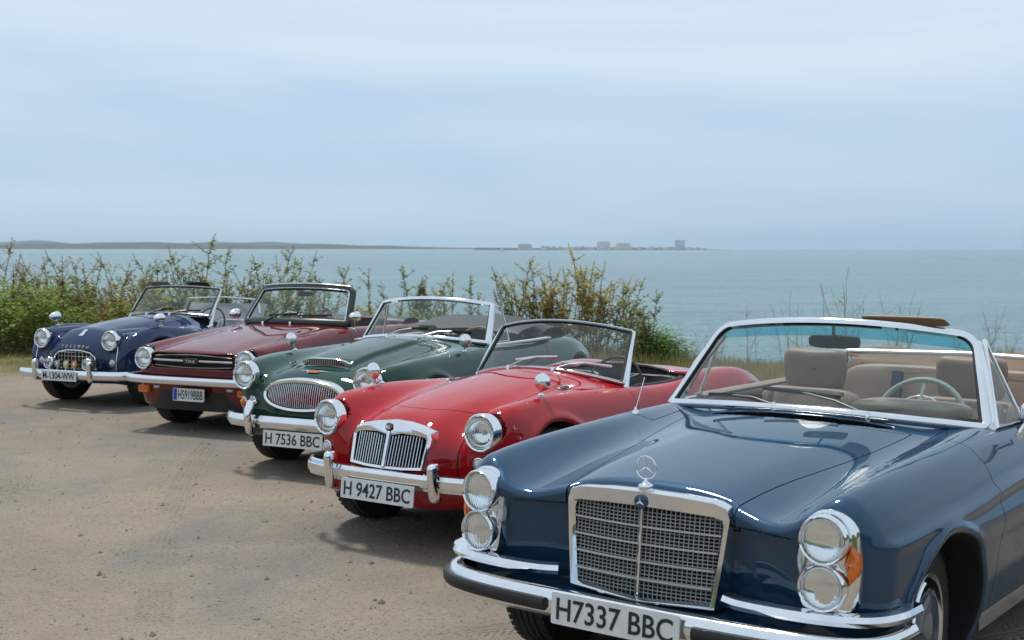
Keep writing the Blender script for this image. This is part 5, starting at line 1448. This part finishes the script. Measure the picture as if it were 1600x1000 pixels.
# ---------------------------------------------------------------- maroon roadster with the full-width black grille
def maroon_roadster():
    car = car_root('roadster_car', (-2.497, 11.851, 243.59, .01), 'maroon roadster with flat hood, wide black grille and black windscreen frame')
    PM = paint('maroon_paint', (.13, .014, .016), 0, .35)
    YS = [0, .2, .35, .44, .50, .56, .63, .70, .76]
    ZT = top_table([-3.0, -2.6, -2.0, -1.3, -.85, -.5, -.1, .3, .5, .66], YS, [
        [.80, .80, .80, .80, .80, .80, .79, .77, .70],
        [.845, .845, .845, .845, .845, .845, .835, .81, .74],
        [.865, .865, .862, .86, .858, .855, .845, .82, .75],
        [.875, .875, .872, .868, .865, .86, .85, .825, .75],
        [.893, .890, .886, .878, .872, .868, .856, .83, .75],
        [.866, .863, .857, .848, .846, .850, .842, .81, .73],
        [.824, .821, .814, .803, .804, .815, .808, .78, .70],
        [.770, .767, .758, .746, .752, .776, .770, .74, .66],
        [.738, .735, .726, .714, .722, .752, .745, .71, .63],
        [.705, .702, .694, .684, .70, .735, .725, .69, .60]])
    WS = table([-2.95, -2.4, -1.2, 0, .4, .66], [.15, .3, .45, .6, .7, .8, .9], [
        [.58, .66, .69, .695, .685, .67, .64], [.62, .70, .73, .735, .725, .71, .68], [.63, .71, .735, .74, .73, .715, .68],
        [.64, .715, .74, .745, .735, .715, .68], [.63, .70, .725, .73, .72, .70, .66], [.58, .65, .67, .675, .665, .65, .61]])
    FR = front_table([0, .3, .46, .56, .65, .71, .77], [.20, .32, .45, .55, .64, .715, .80], [
        [.54, .585, .60, .605, .61, .62, .55], [.54, .585, .60, .605, .61, .62, .55], [.53, .575, .59, .595, .60, .612, .54],
        [.51, .555, .57, .575, .58, .60, .53], [.46, .50, .515, .52, .53, .545, .48], [.38, .42, .435, .44, .45, .455, .39], [.24, .28, .30, .305, .31, .31, .24]])
    def cutf(v, x, y, z):
        g = rbox(y, z - .632, .452, .062, .04); g = np.maximum(g, .54 - x)
        lamp = np.maximum(np.hypot(y - .555, z - .640) - .102, .53 - x)
        return smax(v, -np.minimum(g, lamp), .012)
    f, well, tub = roadster_f(ZT, WS, FR, 2.24, .345, .08, .06, (-1.42, .50, .585, .30, .10), cutf=cutf, xr=-2.95, zb=.22, lamp=(.585, .555, .640))
    half = half_body(f, (-3.05, .72, .82, .16, .98), .0145)
    def hood_g(p):
        x, y, z = p.T
        return np.minimum(np.minimum(.475 + .03 * sstep(.5, -.6, x) - y, x + .72), z - .64)
    def door_g(p):
        x, y, z = p.T
        return np.minimum(-rbox(x + 1.28, z - .62, .46, .38, .05), y - .60)
    recess = lambda p: np.where(p[:, 0] > .45, np.maximum(.006 - rbox(p[:, 1], p[:, 2] - .632, .452, .062, .04), .104 - np.hypot(p[:, 1] - .555, p[:, 2] - .640)) - np.maximum(0, p[:, 0] - (FR(p[:, 1], p[:, 2]) - .012)) * 9, -1)
    panel_gap_parts(half, f, car, PM, hood_g, door_g, well=well, tub=tub, tub_mat=BLKLEA, pre=[('grille_recess', recess, mat('grille_black', (.01, .01, .01), .6))])
    gr = MB().tube([(.612 - .1 * y * y, y, .634) for y in np.linspace(-.43, .43, 13)], .006, 6, flat=(.006, .009)).build('grille', CHROME_OLD, car)
    for zz, dz_ in ((.688, -.010), (.578, .006)):
        MB().tube([(.606 - .1 * y * y, y, zz + dz_ * (y / .43) ** 2 * 2) for y in np.linspace(-.42, .42, 13)], .004, 6).build('grille_bar', CHROME_OLD, gr)
    for k in range(1, 8):
        z = .578 + .11 * k / 8
        MB().tube([(.575, y, z) for y in np.linspace(-.43, .43, 5)], .003, 5).build('grille_bar', mat('dark_grey_bar', (.03, .03, .03), .4), gr)
    bd = MB().prism(rrect(.16, .05, .012, 3, 0, .634), .61, .628, inset=.004).build('badge', mat('badge_dark', (.05, .05, .05), .35, .5), gr)
    t = link_mesh('lettering', text_mesh('TR6', .11, .026), CHROME_OLD, bd); t.location = (.6295, 0, .634)
    for s in (-1, 1): headlamp(car, (.585, s * .555, .640), .086, s * 2, -2, .014, .030)
    bum = chrome_bumper(car, [(.690, 0, .468), (.688, .30, .468), (.675, .55, .468), (.645, .67, .47), (.58, .73, .472), (.40, .752, .474)],
                        [(-.03, .030), (.0, .034), (.014, .028), (.020, .010), (.020, -.014), (.010, -.032), (-.03, -.034)])
    for s in (-1, 1):
        a = MB().prism(rrect(.12, .062, .012, 3, s * .545, .372), .575, .612, inset=.006).build('turn_signal', AMBER, car)
        MB().prism(rrect(.06, .022, .006, 3, s * .40, .395), .585, .606, inset=.004).build('marker_lamp', FROST, car)
    MB().grid(lambda u, v: (.606 - .02 * v - .13 * abs(2 * u - 1) ** 4, -.62 + 1.24 * u, .362 - .160 * v), 16, 3).build('valance', BLACK, car)
    plate(car, .652, .345, .34, .11, 'H5919BBB', -3, True, label='white plate with blue band reading H5919BBB')
    for s, hx in ((-1, -.92), (1, -.92)):
        round_mirror(car, (hx, s * .66, drop(f, hx, .66)), (hx + .01, s * .70, .965), .052, 0, True)
    Sf = surf(((-.76, .915), (-.92, .605, .895), 2.2), ((-1.03, 1.235), (-1.12, .53, 1.205), 2.2))
    ws = windscreen(car, Sf, .10, .12, 1.75, mat('frame_black', (.02, .028, .026), .35), .060, .035, GLASS, None)
    ol = rr_outline(.09, .11, ax=1.75)
    MB().tube([Sf(u * .955, .5 + (v - .5) * .92) + Vector((.012, 0, .004)) for u, v in ol], .005, 6, True).build('bright_bead', CHROME, ws)
    MB().tube([Sf(u, 1.0) + Vector((.0, 0, .030)) for u in np.linspace(-.95, .95, 15)], .008, 6).build('header_trim', CHROME_OLD, ws)
    mr = MB(); superell(mr, (-1.08, 0, 1.165), (.03, .17, .05), (.5, .4)); mr.build('rear_view_mirror', BLACK, ws)
    MB().prism(rrect(.07, .035, .006, 3, -.04, 1.205), -1.045, -1.043).build('sticker', mat('sticker_red', (.5, .12, .10), .5), ws)
    for y0 in (-.26, .06):
        p = Vector((-.74, y0, drop(f, -.74, abs(y0)) + .012)); e = Sf((y0 + .20) / .56, .19) + Vector((.014, 0, 0)); a = Sf((y0 + .05) / .56, .16) + Vector((.014, 0, 0)); b = Sf((y0 + .36) / .56, .22) + Vector((.014, 0, 0))
        wiper(car, tuple(p), e, a, b, BLACK, BLACK)
    cabin(car, -1.0, .89, .56, -1.68, .40, mat('brown_leather', (.055, .026, .02), .45, bump=(80, .15)), -1, mat('wheel_white', (.6, .65, .66), .3), .19, .52, 16)
    st = MB()
    st.grid(lambda u, v: (-1.98 - .10 * abs(2 * u - 1) ** 3 + .16 * math.cos(PI * 1.1 * v), -.60 + 1.20 * u, .85 + .07 * math.sin(PI * 1.1 * v) * (1 - .3 * abs(2 * u - 1) ** 5)), 30, 12); st.build('folded_soft_top', BLKLEA, car)
    std_wheels(car, 2.24, .625, style='disc', w_=.17)
    MB().box((-1.2, 0, .26), (2.9, .9, .08)).build('underside', WELL, car)
    return car

# ---------------------------------------------------------------- dark blue roadster with separate wings
def navy_roadster():
    car = car_root('roadster_car', (-4.152, 13.51, 243.52, .035), 'navy blue roadster with bulging headlight pods, small mesh mouth and spotlights')
    PN = paint('navy_paint', (.011, .024, .085), 0, .35)
    YS = [0, .15, .30, .40, .47, .53, .60, .66, .73]
    ZT = top_table([-2.95, -2.7, -2.2, -1.8, -1.4, -1.0, -.7, -.3, 0, .2, .40, .55], YS, [
        [.52, .515, .50, .48, .48, .52, .54, .51, .4],
        [.64, .635, .62, .60, .60, .64, .67, .64, .5],
        [.76, .755, .74, .72, .715, .745, .775, .755, .62],
        [.80, .795, .78, .76, .74, .74, .745, .725, .6],
        [.80, .80, .78, .75, .72, .69, .67, .65, .56],
        [.855, .85, .83, .79, .76, .73, .70, .68, .58],
        [.872, .866, .842, .80, .77, .755, .735, .71, .60],
        [.850, .842, .812, .76, .728, .750, .778, .758, .64],
        [.818, .808, .774, .71, .680, .735, .790, .768, .64],
        [.790, .779, .738, .67, .645, .710, .765, .743, .62],
        [.740, .728, .682, .62, .595, .650, .690, .668, .56],
        [.60, .59, .55, .50, .48, .50, .53, .51, .42]])
    WS = table([-2.9, -2.3, -1.8, -1.2, -.6, 0, .35, .55], [.15, .3, .45, .6, .7, .8, .9], [
        [.42, .50, .54, .55, .53, .50, .45], [.58, .66, .69, .70, .68, .65, .6], [.60, .68, .705, .705, .685, .66, .62],
        [.58, .645, .665, .665, .65, .64, .62], [.60, .66, .685, .685, .67, .65, .62], [.62, .69, .71, .71, .70, .68, .64],
        [.60, .66, .68, .685, .675, .66, .62], [.52, .57, .60, .605, .60, .58, .54]])
    FR = front_table([0, .2, .32, .44, .52, .60, .67, .74], [.20, .32, .45, .56, .68, .78], [
        [.47, .495, .505, .49, .43, .34], [.465, .49, .50, .485, .425, .335], [.45, .475, .485, .47, .41, .32],
        [.42, .44, .45, .435, .375, .28], [.42, .455, .465, .45, .39, .27], [.42, .465, .475, .46, .395, .26],
        [.37, .41, .42, .40, .33, .2], [.22, .26, .27, .25, .18, .05]])
    def addf(v, x, y, z):
        t = np.clip((x + .02) / .44, 0, 1)
        d = np.sqrt(np.maximum(x - .42, 0) ** 2 + np.maximum(-.02 - x, 0) ** 2 + (y - .452) ** 2 + (z - (.672 + .03 * (1 - t))) ** 2) - (.078 + .026 * t)
        v = smin(v, d, .05)
        g = np.maximum(rbox(y, z - .44, .285, .125, .11), .44 - x)
        g = np.maximum(g, .32 - z)
        return smax(v, -g, .012)
    f, well, tub = roadster_f(ZT, WS, FR, 2.235, .345, .09, .10, (-1.36, .46, .50, .30, .10), addf=addf, xr=-2.9, zb=.24, lamp=(.470, .454, .672))
    half = half_body(f, (-3.0, .66, .80, .16, .95), .0145)
    def hood_g(p):
        x, y, z = p.T
        return np.minimum(-rbox(x + .18, y, .50, .37, .10), z - .58)
    def door_g(p):
        x, y, z = p.T
        return np.minimum(-rbox(x + 1.25, z - .58, .40, .32, .06), y - .55)
    recess = lambda p: np.where(p[:, 0] > .40, np.minimum(.006 - np.maximum(rbox(p[:, 1], p[:, 2] - .44, .285, .125, .11), .32 - p[:, 2]), FR(p[:, 1], p[:, 2]) - .010 - p[:, 0]), -1)
    panel_gap_parts(half, f, car, PN, hood_g, door_g, well=well, tub=tub, tub_mat=mat('grey_trim', (.35, .36, .38), .6), pre=[('grille_recess', recess, mat('grille_black', (.01, .01, .01), .6))])
    # egg-crate mouth
    ol = [(-.285, .33), (-.285, .44), (-.27, .50), (-.21, .545), (-.10, .565), (0, .568), (.10, .565), (.21, .545), (.27, .50), (.285, .44), (.285, .33)]
    gxx = lambda y: .503 - .25 * y * y
    gr = MB().tube([(gxx(y) + .004 - .12 * max(0, z - .45), y, z) for y, z in ol], .008, 6).build('grille', CHROME_OLD, car)
    for k in range(-5, 6):
        y = k * .048; zt = .562 - .25 * max(0, abs(y) - .12) ** 1.2
        MB().tube([(gxx(y) - .022, y, .33), (gxx(y) - .03, y, zt)], .0045, 5).build('slat', CHROME_OLD, gr)
    for k in range(6):
        z = .345 + .04 * k; wy = .28 if z < .47 else .28 - (z - .47) * 1.2
        MB().tube([(gxx(y) - .026, y, z) for y in np.linspace(-wy, wy, 7)], .004, 5).build('slat', CHROME_OLD, gr)
    # lettering above the mouth and shield badge on the nose
    for k, ch in enumerate('TRIUMPH'):
        y = (k - 3) * .055; z = .606 - .22 * y * y
        t = link_mesh('letter', text_mesh(ch, .009 if ch == 'I' else .026, .030, .006), STEEL, gr); t.location = (front_at(f, y, z) + .003, y, z); t.rotation_euler = (0, rad(-20), 0)
    zx = drop(f, .36, 0)
    bd = MB().add([(.36 - b * .9, a, drop(f, .36 - b * .9, a) + .008) for a, b in [(-.02, .045), (.025, .045), (.035, .02), (.028, 0), (.038, -.02), (.028, -.045), (-.03, -.045), (-.02, -.02), (-.012, 0)]], [tuple(range(9))]).build('shield_badge', CHROME, car)
    for s in (-1, 1):
        headlamp(car, (.470, s * .454, .672), .086, s * 1, -2, .016, .028)
        small_lamp(car, (front_at(f, .47, .45) + .008, s * .47, .45), .028, FROST, s * 6)
        bead = [(front_at(f, .535, z) + .002, s * .535, z) for z in np.linspace(.30, .60, 10)] + [(x, s * .535, drop(f, x, .535) + .003) for x in np.linspace(.36, -.55, 24)]
        MB().tube(bead, .006, 6).build('wing_beading', CHROME_OLD, car)
    bum = chrome_bumper(car, [(.640, 0, .335), (.636, .25, .335), (.62, .45, .335), (.58, .62, .335), (.50, .71, .335)],
                        [(-.02, .040), (.0, .044), (.016, .030), (.022, 0), (.016, -.030), (.0, -.044), (-.02, -.040)])
    for s in (-1, 1):
        overrider(bum, .645, s * .362, .375, .21, .055, .075, 4)
        MB().tube([(.47, s * .362, .34), (.62, s * .362, .34)], .018, 8).build('bracket', CHROME_OLD, bum)
        sp = headlamp(car, (.575, s * .255, .44), .052, 0, 0, .010, .016, 'spot_lamp'); MB().tube([(.55, s * .255, .44), (.56, s * .255, .36), (.60, s * .255, .34)], .012, 8).build('bracket', CHROME, bum)
    for y, c_ in ((-.115, (.30, .30, .32)), (0, (.62, .52, .25)), (.11, (.60, .28, .05))):   # club badges on the bumper
        b_ = MB().lathe([(-.006, .036), (.004, .036), (.008, .028), (.008, .001)], (.60, y, .435), 'x', 20).build('club_badge', mat('club_badge_%d' % int(c_[0] * 100 + c_[2] * 10), c_, .3, .5), car)
        MB().lathe([(.008, .016), (.011, .012), (.011, .001)], (.60, y, .435), 'x', 16).build('emblem', CHROME_OLD, b_)
        MB().tube([(.60, y, .40), (.61, y, .35)], .005, 6).build('stalk', CHROME_OLD, b_)
    plate(car, .668, .325, .46, .10, 'M-1304-WW', 2, label='white plate reading M-1304-WW', yc=-.03)
    round_mirror(car, (.10, -.605, drop(f, .10, .605)), (.10, -.61, .875), .052, 0, True)
    round_mirror(car, (-.10, .605, drop(f, -.10, .605)), (-.10, .61, .875), .052, 0, True)
    Sf = surf(((-.80, .885), (-.93, .555, .855), 2.2), ((-1.08, 1.165), (-1.15, .53, 1.14), 2.2))
    ws = windscreen(car, Sf, .04, .10, 1.75, CHROME_OLD, .022, .022, GLASS, BLACK)
    for s in (-1, 1):
        MB().tube([Sf(s, .95) + Vector((0, s * .004, 0)), Sf(s, .35) + Vector((0, s * .012, 0)), Sf(s, 0) + Vector((.0, s * .02, -.04)), Sf(s, 0) + Vector((.03, s * .03, -.10)), Sf(s, 0) + Vector((.09, s * .03, -.115))], [.010, .012, .018, .020, .012], 8).build('pillar', CHROME_OLD, ws)
        vs = MB(); superell(vs, (-1.13, s * .27 - .04, 1.185), (.10, .30, .012), (.6, .25), Matrix.Rotation(rad(-35), 3, 'Y'), 8, 20); vs.build('sun_visor', BLACK if s > 0 else mat('grey_visor', (.25, .25, .25), .5), ws)
    mr = MB(); superell(mr, (-1.05, 0, .965), (.03, .15, .045), (.5, .4)); mr.build('rear_view_mirror', BLACK, car)
    for y0 in (-.20, .12):
        p = Vector((-.78, y0, drop(f, -.78, abs(y0)) + .012)); e = Sf((y0 + .18) / .55, .14) + Vector((.014, 0, 0)); a = Sf((y0 + .05) / .55, .10) + Vector((.014, 0, 0)); b = Sf((y0 + .32) / .55, .17) + Vector((.014, 0, 0))
        wiper(car, tuple(p), e, a, b, BLACK, STEEL)
    cabin(car, -.98, .84, .47, -1.62, .34, mat('grey_leather', (.32, .33, .35), .5, bump=(80, .15)), 1, mat('wheel_black', (.03, .03, .03), .35), .20, .44, 18)
    # grey side screen panel and hoop behind
    MB().grid(lambda u, v: (-1.72 - .12 * v - .10 * abs(2 * u - 1) ** 3, -.55 + 1.10 * u, .74 + .21 * v), 16, 6).build('tonneau_panel', mat('grey_canvas', (.28, .29, .31), .7), car)
    MB().tube([(-1.80, -.55, .85), (-1.84, -.50, 1.0), (-1.85, 0, 1.02), (-1.84, .50, 1.0), (-1.80, .55, .85)], .010, 8).build('hood_hoop', CHROME_OLD, car)
    std_wheels(car, 2.235, .575, style='disc', w_=.15, cap=CHROME_OLD)
    MB().box((-1.2, 0, .27), (2.8, .85, .08)).build('underside', WELL, car)
    return car
red_roadster()
green_roadster()
maroon_roadster()
navy_roadster()
